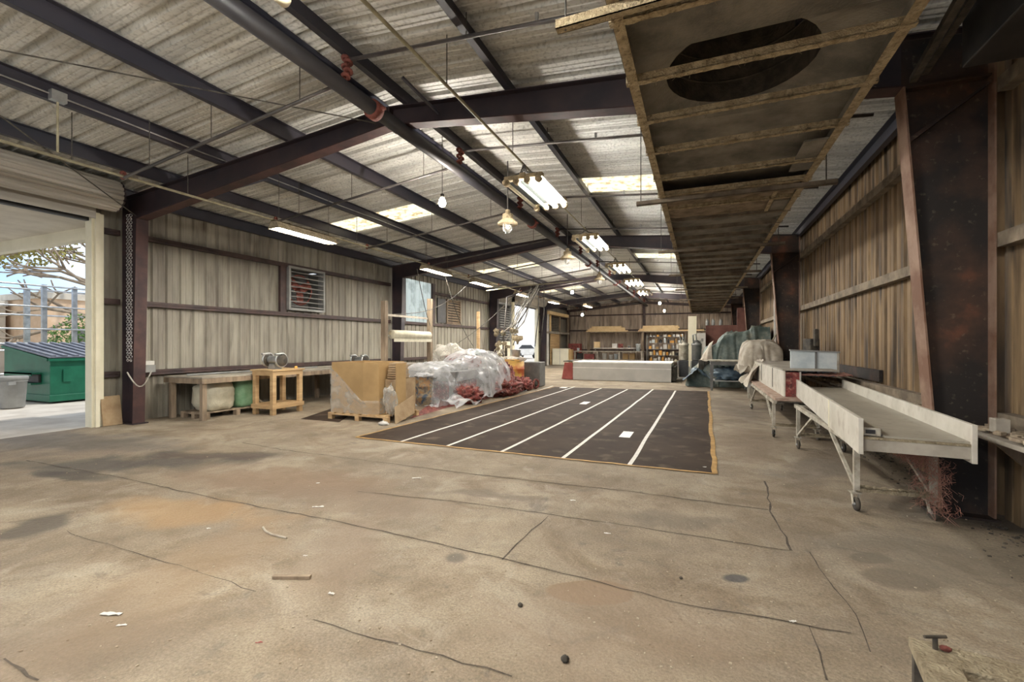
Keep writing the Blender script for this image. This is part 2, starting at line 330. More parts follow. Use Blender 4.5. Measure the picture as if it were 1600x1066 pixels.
    for (p, r, a, c, st, h) in S:
        g = G(*p); mp = N(t, 'ShaderNodeMapping', vector_type='TEXTURE'); mp.inputs['Location'].default_value = g; mp.inputs['Rotation'].default_value = (0, 0, a); mp.inputs['Scale'].default_value = (r[0], r[1], 1)
        t.links.new((wv if max(r) > .3 else wv2).outputs[0], mp.inputs['Vector'])
        ln = N(t, 'ShaderNodeVectorMath', operation='LENGTH'); t.links.new(mp.outputs[0], ln.inputs[0])
        ad = N(t, 'ShaderNodeMath', operation='MULTIPLY_ADD'); ad.inputs[1].default_value = 1.5*min(1, h+.15); t.links.new(wn.outputs['Fac'], ad.inputs[0]); t.links.new(ln.outputs['Value'], ad.inputs[2])
        q = N(t, 'ShaderNodeMapRange'); q.interpolation_type = 'SMOOTHSTEP'; k = .75*min(1, h+.15)
        q.inputs['From Min'].default_value = 1+k-h*.9; q.inputs['From Max'].default_value = 1+k+h*.3; q.inputs['To Min'].default_value = st; q.inputs['To Max'].default_value = 0
        t.links.new(ad.outputs[0], q.inputs['Value'])
        mx = N(t, 'ShaderNodeMix', data_type='RGBA'); mx.inputs[7].default_value = (*c, 1)
        t.links.new(q.outputs[0], mx.inputs[0]); t.links.new(out, mx.inputs[6]); out = mx.outputs[2]
    t.links.new(out, b.inputs['Base Color']); return m
M['concrete'] = floor_mat()
def fl(u, v):
    x, y = XL+u*(XR+.3-XL), -4+v*(YB+4)
    return (x, y, 0)
b = MB(); b.grid(fl, 60, 120)
struct(b.build('floor', 'concrete', smooth=True))
b = MB(); b.box(XL+.05, XR+.2, -4, YB, -.15, -.01); struct(b.build('floor_slab', 'concrete'))
b = MB(); b.box(-75, XL, -30, 80, -.16, -.02); b.box(XR+.25, 40, -30, 80, -.16, -.3); b.box(XL, XR+.3, -30, -4, -.16, -.02)
struct(b.build('ground_outside', 'ground'))
b = MB(); b.box(-13, XL, -3, 4.9, -.02, .002); b.box(-13, XL, 24, 29, -.02, .002); struct(b.build('ground_apron', 'ground'))

# saw cuts and cracks of the slab: thin grooves filled with dirt
def crack(pts, wd, jag=.012):
    P = [G(*p) for p in pts]; L = []
    for a, c in zip(P, P[1:]):
        n = max(2, int((c-a).length/.12))
        for i in range(n):
            q = a.lerp(c, i/n); L.append(q+Vector((random.uniform(-jag, jag), random.uniform(-jag, jag), 0)))
    L.append(P[-1]); v = []; f = []
    for i, q in enumerate(L):
        d = (L[min(i+1, len(L)-1)]-L[max(i-1, 0)]).normalized(); s = Vector((-d.y, d.x, 0))*wd*random.uniform(.3, .8)
        v += [q+s+Vector((0,0,.003)), q-s+Vector((0,0,.003))]
    f = [(2*i, 2*i+1, 2*i+3, 2*i+2) for i in range(len(L)-1)]
    struct(MB().add(v, f).build('floor_crack', 'black'))
M['crackdark'] = mat('crackdark', (.05,.038,.028), (.10,.08,.06), 20, .95)
for pts, wd in [([(380,692),(440,703),(760,744),(980,768),(1200,797)], .012), ([(40,720),(180,745),(330,778),(560,822),(800,877),(1070,945),(1330,990)], .009),
                ([(560,768),(760,790),(1000,825),(1235,861)], .008), ([(1196,752),(1205,800),(1222,830),(1236,861)], .014), ([(490,968),(620,1008),(800,1058)], .006),
                ([(857,808),(820,840),(785,875)], .008), ([(1265,978),(1280,1020),(1292,1064)], .006), ([(1266,863),(1290,905),(1335,960),(1360,1020)], .006), ([(0,1032),(35,1048),(60,1064)], .010),
                ([(100,830),(170,852),(300,890),(400,925)], .004)]:
    o = crack(pts, wd)
for o in C.objects:
    if o.name.startswith('floor_crack'): o.data.materials[0] = M['crackdark']

# --- corrugated sheet: map(u, v, h) with u across the ribs
def ribs(u0, u1, pitch, kind):
    P = []; n = int(round((u1-u0)/pitch))
    for i in range(n):
        a = u0+i*pitch; k = pitch
        if kind == 'deck': P += [(a, 0), (a+.10*k, 1), (a+.22*k, 1), (a+.32*k, 0), (a+.50*k, 0), (a+.53*k, .12), (a+.57*k, .12), (a+.60*k, 0), (a+.78*k, 0), (a+.81*k, .12), (a+.85*k, .12), (a+.88*k, 0)]
        else: P += [(a, 0), (a+.10*k, 1), (a+.24*k, 1), (a+.34*k, 0), (a+.60*k, 0), (a+.63*k, .13), (a+.68*k, .13), (a+.71*k, 0)]
    P.append((u0+n*pitch, 0)); return P
def sheet(P, vs, mp, keep, depth):
    b = MB(); b.v = [mp(u, v, h*depth) for (u, h) in P for v in vs]; n = len(vs)
    for i in range(len(P)-1):
        for j in range(n-1):
            if keep((P[i][0]+P[i+1][0])/2, (vs[j]+vs[j+1])/2): b.f.append((i*n+j, i*n+j+1, (i+1)*n+j+1, (i+1)*n+j))
    return b
SKY = [(9.0, 9.91), (17.13, 18.04), (25.2, 26.1), (33.0, 33.9), (.87, 1.78)]
PR = ribs(YF, YB+.1, .3048, 'deck')
def inside(y): return any(a-.01 < y < c+.01 for a, c in SKY)
LX = [XL-.25, -8.95, -5.75, RIDGE]; RX = [RIDGE, -2.2, .8, XR+.35]
up = lambda u, v, h: (v, u, dk(v)+h)
b = sheet(PR, LX, up, lambda u, v: not (inside(u) and -8.95 < v < -5.75), .060)
b2 = sheet(PR, RX, up, lambda u, v: not (inside(u) and -2.2 < v < .8), .060)
b.add(b2.v, b2.f); struct(b.build('ceiling', 'deck'))
k = 0
for a, c in SKY:
    for x0, x1 in ((-8.95, -5.75), (-2.2, .8)):
        k += 1; n0 = [p for p in PR if a-.01 <= p[0] <= c+.02]
        struct(sheet(n0, [x0, (x0+x1)/2, x1], up, lambda u, v: True, .060).build('window_%d' % k, 'skylight'))
# left wall: door openings and fan holes cut through
D1, D2 = (-1.6, 4.66, 3.78), (24.6, 28.75, 3.85)
FAN, LV2, FG = (8.88, 10.05, 2.42, 3.52), (17.1, 18.25, 2.35, 3.42), (14.0, 15.95, 2.33, 3.95)
def keepL(u, v):
    if D1[0] < u < D1[1] and v < D1[2]: return False
    if D2[0] < u < D2[1] and v < D2[2]: return False
    for q in (FAN, LV2, FG):
        if q[0] < u < q[1] and q[2] < v < q[3]: return False
    return True
def addcuts(P, cuts):
    ks = dict()
    out = list(P)
    for c in cuts:
        for i in range(len(out)-1):
            (a, ha), (d, hd) = out[i], out[i+1]
            if a < c < d: out.insert(i+1, (c, ha+(hd-ha)*(c-a)/(d-a))); break
    return out
PL = addcuts(ribs(YF, YB, .27, 'wall'), [D1[0], D1[1], D2[0], D2[1], FAN[0], FAN[1], LV2[0], LV2[1], FG[0], FG[1]])
VL = sorted({-.05, .35, .9, 1.4, 2.33, 2.35, 2.42, 3.42, 3.52, 3.78, 3.85, 3.95, dk(XL)+.03})
struct(sheet(PL, VL, lambda u, v, h: (XL-h, u, v), keepL, .035).build('wall_left', 'wallL'))
struct(sheet([p for p in PL if FG[0]-.001 <= p[0] <= FG[1]+.001], [FG[2], FG[3]], lambda u, v, h: (XL-h, u, v), lambda u, v: True, .035).build('window_11', 'fibreglass'))
VR = [-.05, .4, .88, 1.6, 2.37, 3.1, 3.67, dk(XR)+.03]
struct(sheet(ribs(YF, YB, .33, 'wall'), VR, lambda u, v, h: (XR+h, u, v), lambda u, v: True, .045).build('wall_right', 'wallR'))
PF = ribs(XL, XR+.3, .30, 'wall'); b = MB()
for i in range(len(PF)-1):
    (a, h), (c, g) = PF[i], PF[i+1]
    b.add([(a, YB+h*.05, -.05), (c, YB+g*.05, -.05), (c, YB+g*.05, dk(c)+.03), (a, YB+h*.05, dk(a)+.03)], [(0,1,2,3)])
struct(b.build('wall_far', 'wallF'))

# --- steel frames
def column_left(y, lab):
    t = thing('steel_column', lab, 'column', (-10.0, y, 0))
    MB().prism([(-9.99,0), (-9.70,0), (-9.58,3.8), (-9.58,rt(-9.58)-.02), (-9.99,rt(-9.99)-.02)], y-.006, y+.006, 'y').build('web', 'steel', t)
    b = MB(); b.prism([(-9.70,0), (-9.685,0), (-9.565,3.8), (-9.58,3.8)], y-.1, y+.1, 'y'); b.build('inner_flange', 'red_steel' if y > 5 and y < 6 else 'steel', t)
    MB().box(-10.005, -9.99, y-.1, y+.1, 0, rt(-10)-.02).build('outer_flange', 'steel', t)
    MB().box(-10.02, -9.62, y-.13, y+.13, 0, .02).build('base_plate', 'steel', t)
    return t
def column_right(y, lab):
    t = thing('steel_column', lab, 'column', (2.2, y, 0))
    MB().prism([(2.30,0), (1.97,0), (1.70,3.80), (1.70,rt(1.7)-.02), (2.30,rt(2.3)-.02)], y-.006, y+.006, 'y').build('web', 'column', t)
    MB().prism([(1.97,0), (1.955,0), (1.685,3.80), (1.70,3.80)], y-.1, y+.1, 'y').build('inner_flange', 'column_edge', t)
    MB().box(2.30, 2.315, y-.1, y+.1, 0, rt(2.3)-.02).build('outer_flange', 'column_edge', t)
    MB().box(1.88, 2.33, y-.13, y+.13, 0, .02).build('base_plate', 'column', t)
    b = MB()
    for zz in (3.30, 3.78): b.prism([(1.72+.02*(zz<3.5), zz), (2.29, zz+.42), (2.29, zz+.44), (1.72, zz+.03)], y-.09, y-.01, 'y') if zz < 3.5 else b.box(1.71, 2.29, y-.09, y-.008, zz, zz+.015)
    b.build('stiffener', 'column', t)
    return t
def rafter(y, lab):
    t = thing('roof_rafter', lab, 'rafter', (RIDGE, y, 4.5)); zb = lambda x: 4.51-abs(x-RIDGE)*.1235
    xl, xr = -9.585, 1.70
    MB().prism([(xl, zb(xl)), (RIDGE, 4.51), (xr, zb(xr)), (xr, rt(xr)-.012), (RIDGE, rt(RIDGE)-.012), (xl, rt(xl)-.012)], y-.006, y+.006, 'y').build('web', 'steel', t)
    b = MB(); b.prism([(xl, zb(xl)-.014), (RIDGE, 4.496), (xr, zb(xr)-.014), (xr, zb(xr)), (RIDGE, 4.51), (xl, zb(xl))], y-.09, y+.09, 'y')
    b.build('bottom_flange', 'red_steel', t)
    b = MB(); b.prism([(-9.99, rt(-9.99)-.014), (RIDGE, rt(RIDGE)-.014), (2.3, rt(2.3)-.014), (2.3, rt(2.3)), (RIDGE, rt(RIDGE)), (-9.99, rt(-9.99))], y-.09, y+.09, 'y')
    b.build('top_flange', 'steel', t)
    b = MB(); b.box(RIDGE-.012, RIDGE+.012, y-.09, y+.09, 4.44, 4.735); b.build('ridge_plate', 'red_steel', t)
    return t
FN = ['nearest to the camera', 'in front of the round-fan bay', 'beyond the roll stand', 'at the far roller door', 'last before the end wall']
CL = {1: 'dark reddish tapered steel column on the left wall beside the near roller door', 2: 'dark steel column on the left wall behind the wooden roll stand posts',
      3: 'dark steel column on the left wall before the far roller door', 4: 'dark steel column on the left wall just past the far roller door'}
CR = {1: 'large black and rust tapered steel column beside the front tray table', 2: 'sooty black steel column on the right wall beside the cream covered machine',
      3: 'dark steel column on the right wall behind the green tarp', 4: 'dark steel column at the right wall past the green tarp, the farthest one'}
RA = {1: 'nearest dark steel rafter crossing the roof under the thick ridge pipe', 2: 'second dark steel rafter from the camera, above the wooden roll stand',
      3: 'third dark steel rafter, meeting the left wall before the far roller door', 4: 'farthest free steel rafter, just past the far roller door'}
for i in (1, 2, 3, 4):
    column_left(FR[i], CL[i]); column_right(FR[i], CR[i]); rafter(FR[i], RA[i])
t = thing('steel_column', 'dark steel post standing against the end wall under the ridge', 'column', (RIDGE, 36.1, 0))
MB().box(RIDGE-.08, RIDGE+.08, 36.02, 36.25, 0, 4.6).build('post', 'girt', t)
MB().prism([(XL+.1, rt(XL)-.18), (RIDGE, 4.57), (XR-.1, rt(XR)-.18), (XR-.1, rt(XR)), (RIDGE, 4.745), (XL+.1, rt(XL))], 36.12, 36.26, 'y').build('end_rafter', 'girt', t)
tag(MB().box(-9.95, -9.8, 36.0, 36.25, 0, 4.2).build('corner_column', 'girt'), 'dark corner post where the left wall meets the end wall', 'column')
tag(MB().box(2.1, 2.28, 36.0, 36.25, 0, 4.2).build('corner_column', 'girt'), 'dark corner post at the far right end of the building', 'column')

# --- purlins: Z sections running the length of the roof on top of the rafters
def purlin(x, side, lab, tilt=0):
    z0, z1 = rt(x), dk(x)-.004; s = side
    b = MB(); L0, L1 = YF, YB-.02
    b.box(x-.004, x+.004, L0, L1, z0, z1)
    b.box(min(x, x-s*.065), max(x, x-s*.065), L0, L1, z0, z0+.008); b.box(min(x-s*.065, x-s*.072), max(x-s*.065, x-s*.072), L0, L1, z0, z0+.022)
    b.box(min(x, x+s*.065), max(x, x+s*.065), L0, L1, z1-.012, z1-.004)
    tag(b.build('roof_purlin', 'purlin'), lab, 'purlin')
purlin(-8.73, 1, 'dark steel purlin on the left slope, closest to the left wall')
purlin(-7.30, 1, 'dark steel purlin on the left slope carrying the thin conduit')
purlin(-5.78, 1, 'dark steel purlin midway up the left slope, third from the left wall')
purlin(-4.20, 1, 'dark steel purlin just left of the ridge beside the thick pipe')
purlin(-3.69, -1, 'reddish dark purlin just right of the ridge beside the thick pipe')
purlin(-2.20, -1, 'dark steel purlin on the right slope above the row of tube lights')
purlin(-.70, -1, 'dark steel purlin on the right slope along the left edge of the hood')
purlin(.80, -1, 'dark steel purlin on the right slope above the exhaust hood')
def strut(x, s, lab):
    z1 = dk(x)-.03; b = MB(); b.box(x-.004, x+.004, YF, YB, z1-.22, z1); b.box(min(x, x+s*.08), max(x, x+s*.08), YF, YB, z1-.225, z1-.217); b.box(min(x, x+s*.08), max(x, x+s*.08), YF, YB, z1, z1+.008)
    tag(b.build('eave_strut', 'purlin'), lab, 'eave beam')
strut(-10.07, 1, 'dark steel eave beam along the top of the left wall'); strut(2.34, -1, 'dark steel eave beam along the top of the right wall')
# bolt clips where the deck ribs sit on the purlins are part of the deck ribs themselves

# --- wall girts
def girt(x, y0, y1, z, s, m, lab, h=.10, dp=.09):
    b = MB(); b.box(min(x, x+s*.006), max(x, x+s*.006), y0, y1, z-h/2, z+h/2) if m == 'girt' else b.box(min(x, x+s*dp), max(x, x+s*dp), y0, y1, z-h/2, z+h/2)
    if m == 'girt':
        x2 = x+s*dp; b.box(min(x, x2), max(x, x2), y0, y1, z-h/2, z-h/2+.006); b.box(min(x, x2), max(x, x2), y0, y1, z+h/2-.006, z+h/2); b.box(min(x2, x2+s*.006), max(x2, x2+s*.006), y0, y1, z-h/2, z-h/2+.045); b.box(min(x2, x2+s*.006), max(x2, x2+s*.006), y0, y1, z+h/2-.045, z+h/2)
    tag(b.build('wall_girt', m), lab, 'wall rail')
LG = [(4.70, 5.09, .93, 'short low dark rail on the left wall between near door and column'), (4.70, 5.09, 2.28, 'short middle dark rail on the left wall between near door and column'), (4.70, 5.09, 3.57, 'short upper dark rail on the left wall between near door and column'),
      (5.31, 13.18, .93, 'low brown rail on the left wall behind the long workbench'), (5.31, 13.18, 2.28, 'reddish middle rail on the left wall under the round fan'), (5.31, 13.18, 3.57, 'upper dark rail on the left wall above the round fan'),
      (13.42, 21.25, .93, 'low rail on the left wall behind the plastic covered heap'), (13.42, 21.25, 2.28, 'middle rail on the left wall under the wooden louvre'), (16.0, 21.25, 3.57, 'upper rail on the left wall above the wooden louvre'),
      (21.47, 24.5, 2.28, 'middle rail on the left wall just before the far roller door'), (28.85, 36.1, 2.28, 'middle rail on the left wall past the far roller door'), (28.85, 36.1, 3.5, 'upper rail on the left wall past the far roller door')]
for y0, y1, z, l in LG: girt(XL+.015, y0, y1, z, 1, 'girt', l)
cells = [(-3.0, 5.08), (5.32, 13.18), (13.42, 21.23), (21.47, 29.28), (29.52, 36.1)]
bay = ['in the nearest bay', 'in the bay past the big rusty column', 'in the bay beside the green tarp', 'in the bay past the green tarp', 'in the farthest bay']
for (z, nm) in ((.86, 'low'), (2.37, 'middle'), (3.67, 'upper')):
    for (y0, y1), bn in zip(cells, bay): girt(XR-.01, y0, y1, z, -1, 'dustgirt', 'dusty brown %s rail on the right wall %s' % (nm, bn), .12, .10)
for z, l in ((1.0, 'low dark rail across the end wall'), (2.55, 'middle dark rail across the end wall above the shelf'), (3.75, 'upper dark rail across the end wall')):
    b = MB(); b.box(XL+.3, XR-.3, YB-.12, YB-.01, z-.05, z+.05); tag(b.build('wall_girt', 'girt'), l, 'wall rail')
# framing posts round the fan
for y, l in ((8.72, 'dark reddish framing post left of the round fan'), (13.99, 'dark post left of the pale translucent wall panel'), (16.02, 'dark post right of the pale translucent wall panel')):
    b = MB(); z0, z1 = (2.33, 3.52) if y < 10 else (2.33, 3.95)
    b.box(XL+.02, XL+.10, y-.09, y+.09, z0, z1); tag(b.build('framing_post', 'girt'), l, 'post')

# --- roller doors
def roller(y0, y1, zh, n, lab, clab):
    d = struct(MB().box(XL-.02, XL+.02, y0, y1, zh+.02, zh+.06).build('door_%d' % n, 'shutter'))
    b = MB()
    for y in (y0, y1):
        s = 1 if y == y1 else -1
        b.box(XL-.06, XL+.14, y-.02 if s > 0 else y-.16, y+.16 if s > 0 else y+.02, 0, zh+.08)
        b.box(XL+.14, XL+.19, y+.02 if s > 0 else y-.08, y+.08 if s > 0 else y-.02, 0, zh+.08)
    b.build('jamb', 'cream', d)
    b = MB(); b.box(XL-.04, XL+.06, y0, y1, zh-.06, zh+.30); b.build('header', 'black', d)
    b = MB(); P = []
    for k in range(80):
        a = 2*PI*k/80; rr = .277 if k % 4 in (0, 1, 2) else .255; P.append((XL+.49+rr*math.cos(a), zh+.37+rr*math.sin(a)))
    b.prism(P, y0-.06, y1+.16, 'y')
    c = b.build('roller_shutter', 'shutter'); tag(c, lab, 'roller door')
    ch = MB().prism([(p[0]*1+0, p[1]) for p in P], y1+.16, y1+.19, 'y').build('end_bracket', 'steel', c)
    b = MB(); b.box(XL+.19, XL+.23, y0, y1, zh-.03, zh+.35)
    b.build('curtain_end', 'shutter', c)
roller(D1[0], D1[1], D1[2]-.02, 1, 'rolled up grey metal shutter above the near left door opening', '')
roller(D2[0], D2[1], D2[2]-.02, 2, 'rolled up pale metal shutter above the far left door opening', '')
# chain hoist of the near door: links
b = MB()
for k in range(42):
    for xx in (0, .09): b.torus((XL+.55+xx, 4.98, 3.82-k*.064), .024, .006, (1,.6,0) if k % 2 else (.6,-1,0), 8, 4)
tag(b.build('hand_chain', 'galv'), 'steel pull chain hanging beside the near roller door', 'chain')

# ================================================================ OVERHEAD
def tg(o, label, cat, group=None): return tag(o, label, cat, group)
def cyl(b, x0, y0, z0, x1, y1, z1, r, n=8): b.tube([(x0,y0,z0), (x1,y1,z1)], r, n); return b
# main sprinkler pipe under the ridge, red couplings, branch lines
b = MB(); cyl(b, -3.72, YF, 4.392, -3.72, 35.9, 4.392, .088, 20); mp = b.build('sprinkler_main_pipe', 'mainpipe', smooth=True)
tg(mp, 'thick dark sprinkler pipe running the length of the roof under the ridge', 'pipe')
for y in (4.55, 10.3, 16.2, 22.0, 27.9):
    b = MB(); b.lathe((-3.72, y-.06, 4.385), [(.10, 0), (.118, .01), (.118, .11), (.10, .12)], 20, (0,1,0)); b.box(-3.62, -3.56, y-.03, y+.03, 4.37, 4.40); b.build('coupling', 'coupling', mp, True)
BR = [4.0, 6.6, 9.3, 12.15, 14.8, 17.5, 20.1, 22.8, 25.5, 28.1, 30.8, 33.5]
for i, y in enumerate(BR):
    o = ORD(i)
    b = MB(); cyl(b, -3.60, y, 4.665, 1.9, y, 4.665-5.5/12, .021)
    t = b.build('branch_pipe', 'pipe', smooth=True); tg(t, '%s thin sprinkler branch pipe from the camera on the right slope' % o, 'pipe')
    b = MB()
    for q in range(5): b.torus((-3.66+.035*(q % 2), y, 4.49+.05*q), .035, .022, (0,.4,1), 8, 5)
    b.build('elbow', 'coupling', t, True)
    b = MB()
    for x in (-2.2, -.62): cyl(b, x+.06, y, dk(x)-.02, x+.06, y, 4.665-(x+3.66)/12, .006, 5)
    b.build('hanger_rod', 'cable', t)
    b = MB(); b.tube([(-1.4, y, 4.665-2.2/12), (-1.4, y, 4.665-2.2/12+.09)], [.016, .022], 8); b.build('sprinkler_head', 'galv', t)
    b = MB(); cyl(b, -3.80, y, 4.42, -7.82, y, 3.93, .021)
    t = b.build('branch_pipe', 'pipe', smooth=True); tg(t, '%s thin sprinkler branch pipe from the camera on the left slope' % o, 'pipe')
    b = MB()
    for x in (-4.35, -5.9, -7.2): cyl(b, x, y, dk(x)-.02, x, y, 4.42+(x+3.8)*.122, .006, 5)
    b.build('hanger_rod', 'cable', t)
    b = MB(); b.torus((-7.82, y, 3.95), .03, .02, (0,1,0), 8, 5); b.torus((-7.82, y, 3.99), .03, .02, (1,0,0), 8, 5); b.build('elbow', 'coupling', t, True)
b = MB(); cyl(b, -7.80, YF, 3.95, -7.80, 30, 3.95, .021); t = b.build('side_pipe', 'conduit', smooth=True); tg(t, 'thin pale pipe running along the left side of the roof', 'pipe')
b = MB()
for y in (3.4, 4.9, 8.9, 12.0, 15.2, 18.5): cyl(b, -7.80, y, 3.96, -7.80, y, dk(-7.8)-.02, .006, 5)
b.build('hanger_rod', 'cable', t)
# conduit on the second purlin with its junction box and drop pipe
b = MB(); P = [(-7.27, YF+i*.6, rt(-7.3)+.062+.006*math.sin(i*1.3)) for i in range(48)]; b.tube(P, .011, 6)
t = b.build('conduit', 'galv', smooth=True); tg(t, 'thin bare conduit clipped along a purlin on the left slope', 'conduit')
jy, jd = onX(90, -7.25)
b = MB(); b.box(-7.29, -7.20, jy-.075, jy+.075, rt(-7.3)-.01, rt(-7.3)+.11); t = b.build('junction_box', 'galv', bevel=.005); tg(t, 'small grey junction box on a left slope purlin with a drop pipe', 'box')
b = MB(); cyl(b, -7.25, jy, 4.45, -7.25, jy, Z(jd, 238), .013); b.build('drop_pipe', 'conduit', t)
# tie rods of the roof bracing
def rod(p, q, lab):
    b = MB(); b.tube([p, q], .009, 6); t = b.build('brace_rod', 'cable'); tg(t, lab, 'rod')
def onz(px, py, z): return G(px, py, z)
a = G(0, 80, 4.40); rod((a.x-(-4.15-a.x)*.8, a.y-(5.1-a.y)*.8, 4.3), (-4.15, 5.12, 4.56), 'thin brace rod slanting across the left slope to the ridge')
a = G(0, 175, 4.2); rod((a.x+(a.x+9.62)*.5, a.y-(5.1-a.y)*.5, 4.3), (-9.62, 5.12, 3.86), 'thin brace rod running down to the near left column')
for x, l in ((-4.1, 'small diagonal flange brace on the left of the near ridge'), (-3.3, 'small diagonal flange brace on the right of the near ridge')):
    b = MB(); b.bar((x, 4.55, 4.70), (x+.15, 5.12, 4.50), .03, .03); tg(b.build('flange_brace', 'purlin'), l, 'brace')
for i, y in enumerate(FR[1:]):
    b = MB(); b.bar((-7.26, y+.75, rt(-7.3)+.02), (-7.45, y+.08, 4.09), .035, .03); tg(b.build('flange_brace', 'purlin'), 'small diagonal flange brace at the %s rafter on the left slope' % ORD(i), 'brace')

# yellowish conduit that carries the four-tube lights, and the lights
b = MB(); b.tube([(-2.42, YF, 4.18), (-2.42, 5.9, 4.17), (-2.42, 6.9, 4.16)], .017, 8); b.tube([(-2.42, 7.9, 4.12), (-2.42, 24, 4.16)], .012, 8)
t = b.build('light_conduit', 'conduit', smooth=True); tg(t, 'cream conduit running over the row of four-tube lights', 'conduit')
b = MB()
for y in (2.6, 4.1, 5.9, 9.9, 13.6, 17.4, 21.6): cyl(b, -2.42, y, 4.18, -2.42, y, 4.70, .006, 5)
b.build('hanger_rods', 'cable', t)
FX = [.9, 6.25, 10.2, 14.2, 17.9, 21.8]
fl_lab = ['four-tube fluorescent light hanging over the camera, only its end showing', 'nearest whole four-tube fluorescent light hanging right of the ridge pipe', 'second whole four-tube light in the hanging row',
          'third whole four-tube light in the hanging row', 'fourth whole four-tube light, far down the row', 'farthest four-tube light at the end of the row']
ON = {0: 'oooo', 1: 'xgoo', 2: 'xgoo', 3: 'xgoo', 4: 'oooo', 5: 'ooxx'}
for i, y in enumerate(FX):
    L = 1.42; z = 3.90; xc = -2.42; t = thing('tube_light', fl_lab[i], 'light', (xc, y, z), 'four-tube lights')
    b = MB()
    for yy in (y+.03, y+L-.12): b.box(xc-.30, xc+.30, yy, yy+.09, z+.045, z+.105)
    b.box(xc-.04, xc+.04, y, y+L, z+.07, z+.12); b.build('housing', 'hoodframe' if i else 'conduit', t)
    b = MB()
    b.box(xc-.30, xc+.30, y+.04, y+L-.04, z+.046, z+.05)
    b.build('light_shield', 'shield_black', t)  # plate added above the tubes to keep their light off the deck
    b = MB()
    for yy in (y+.08, y+L-.08):
        for s in (-1, 1): b.tube([(xc+s*.24, yy, z+.10), (xc+s*.05, yy, 4.05), (xc, yy, 4.17)], .012, 6)
    for kx in range(3): b.torus((xc, y+.08, 4.06+.04*kx), .022, .007, (1,0,0) if kx % 2 else (0,1,0), 8, 5)
    b.build('hanging_cable', 'cable', t)
    for k in range(4):
        x = xc-.255+k*.17; m = {'x': 'lampoff', 'g': 'lampgreen', 'o': 'lampon'}[ON[i][k]]
        b = MB(); b.tube([(x, y+.05, z), (x, y+L-.05, z)], .026, 10); b.build('tube', m, t, True)
        b = MB()
        for yy in (y-.03, y+L-.06): b.lathe((x, yy, z), [(.046,0), (.05,.01), (.05,.08), (.042,.09)], 12, (0,1,0)); b.torus((x, yy-.001 if yy < y+.5 else yy+.09, z), .025, .005, (0,1,0), 10, 4)
        b.box(x-.006, x+.006, y-.034, y-.03, z-.03, z+.03)
        b.build('end_cap', 'hoodframe' if i else 'lampoff', t, True)
# unseen copies of the light, added behind the camera to brighten the front floor
t0 = [o for o in C.objects if o.name.startswith('tube_light')][0]
copy_thing(t0, (-4.2, -4.4, .0), 'added unseen four-tube light behind the camera toward the near roller door'); copy_thing(t0, (.9, -4.0, 0), 'added unseen four-tube light behind the camera near the ridge')
# strip lights with dusty reflectors along the left
SL = [(6.0, -7.17, 'nearest dusty strip light, hanging above the long workbench'), (10.9, -7.2, 'second dusty strip light, hanging before the wooden roll stand'), (13.9, -7.2, 'third dusty strip light, hanging behind the roll stand'),
      (17.9, -7.2, 'fourth dusty strip light, left of the far roller door top'), (22.0, -7.0, 'fifth dusty strip light, in front of the yellow beam rack'), (25.0, -5.9, 'yellowish strip light hanging near the end wall, left of the ridge')]
for i, (y, x, l) in enumerate(SL):
    L = 1.45; z = 3.60; t = thing('strip_light', l, 'light', (x, y, z), 'strip lights')
    b = MB(); b.prism([(x-.14, z), (x-.07, z+.13), (x+.07, z+.13), (x+.14, z), (x+.13, z), (x+.065, z+.12), (x-.065, z+.12), (x-.13, z)], y, y+L, 'y')
    b.prism([(x-.13, z), (x-.065, z+.12), (x+.065, z+.12), (x+.13, z)], y, y+.01, 'y'); b.prism([(x-.13, z), (x-.065, z+.12), (x+.065, z+.12), (x+.13, z)], y+L-.01, y+L, 'y')
    b.build('reflector', 'dust', t)
    b = MB()
    def fz(u, v, x=x, y=y, z=z, L=L): n = noise.noise(Vector((u*3, v*22, i*3))); return (x-.075+.15*u, y+v*L, z+.135+.035*abs(n)+.02*math.sin(u*PI))
    b.grid(fz, 5, 40); b.build('dust_layer', 'dust', t, True)
    for s in (-1, 1):
        b = MB(); b.tube([(x+s*.05, y+.04, z+.035), (x+s*.05, y+L-.04, z+.035)], .028, 8); b.build('tube', 'lampon', t, True)
    b = MB()
    for yy in (y+.12, y+L-.12): cyl(b, x, yy, z+.12, x, yy, dk(x)-.02, .005, 5)
    b.build('hanging_wire', 'cable', t)
# explosion-proof jar lights
JL = [(-3.28, 7.75, 'nearest caged jar light with a dusty dome, left of the tube lights'), (-3.18, 11.5, 'second jar light with dusty dome, behind the nearest'), (-3.2, 15.7, 'farthest jar light with dusty dome beside the ridge pipe')]
for x, y, l in JL:
    z = 3.73; t = thing('jar_light', l, 'light', (x, y, z), 'jar lights')
    b = MB(); b.lathe((x,y,z), [(.19,-.03), (.185,0), (.12,.06), (.10,.075), (.10,.16), (.05,.17), (.045,.24), (.02,.25)], 24); b.build('dome', 'hoodframe', t, True)
    b = MB(); b.lathe((x,y,z), [(.01,-.17), (.05,-.155), (.068,-.11), (.068,0)], 16); b.build('glass_jar', 'film2', t, True)
    b = MB(); b.lathe((x,y,z), [(.008,-.12), (.03,-.10), (.03,-.05), (.015,-.02)], 10); b.build('lamp', 'white', t, True)
    b = MB()
    for k in range(8):
        a = 2*PI*k/8; b.tube([(x+.085*math.cos(a), y+.085*math.sin(a), z), (x+.085*math.cos(a), y+.085*math.sin(a), z-.12), (x+.03*math.cos(a), y+.03*math.sin(a), z-.185)], .004, 4)
    b.torus((x,y,z-.10), .085, .004); b.build('guard', 'galv', t)
    b = MB(); cyl(b, x, y, z+.24, x, y, dk(x)-.02, .012, 6); b.build('stem', 'pipe', t)
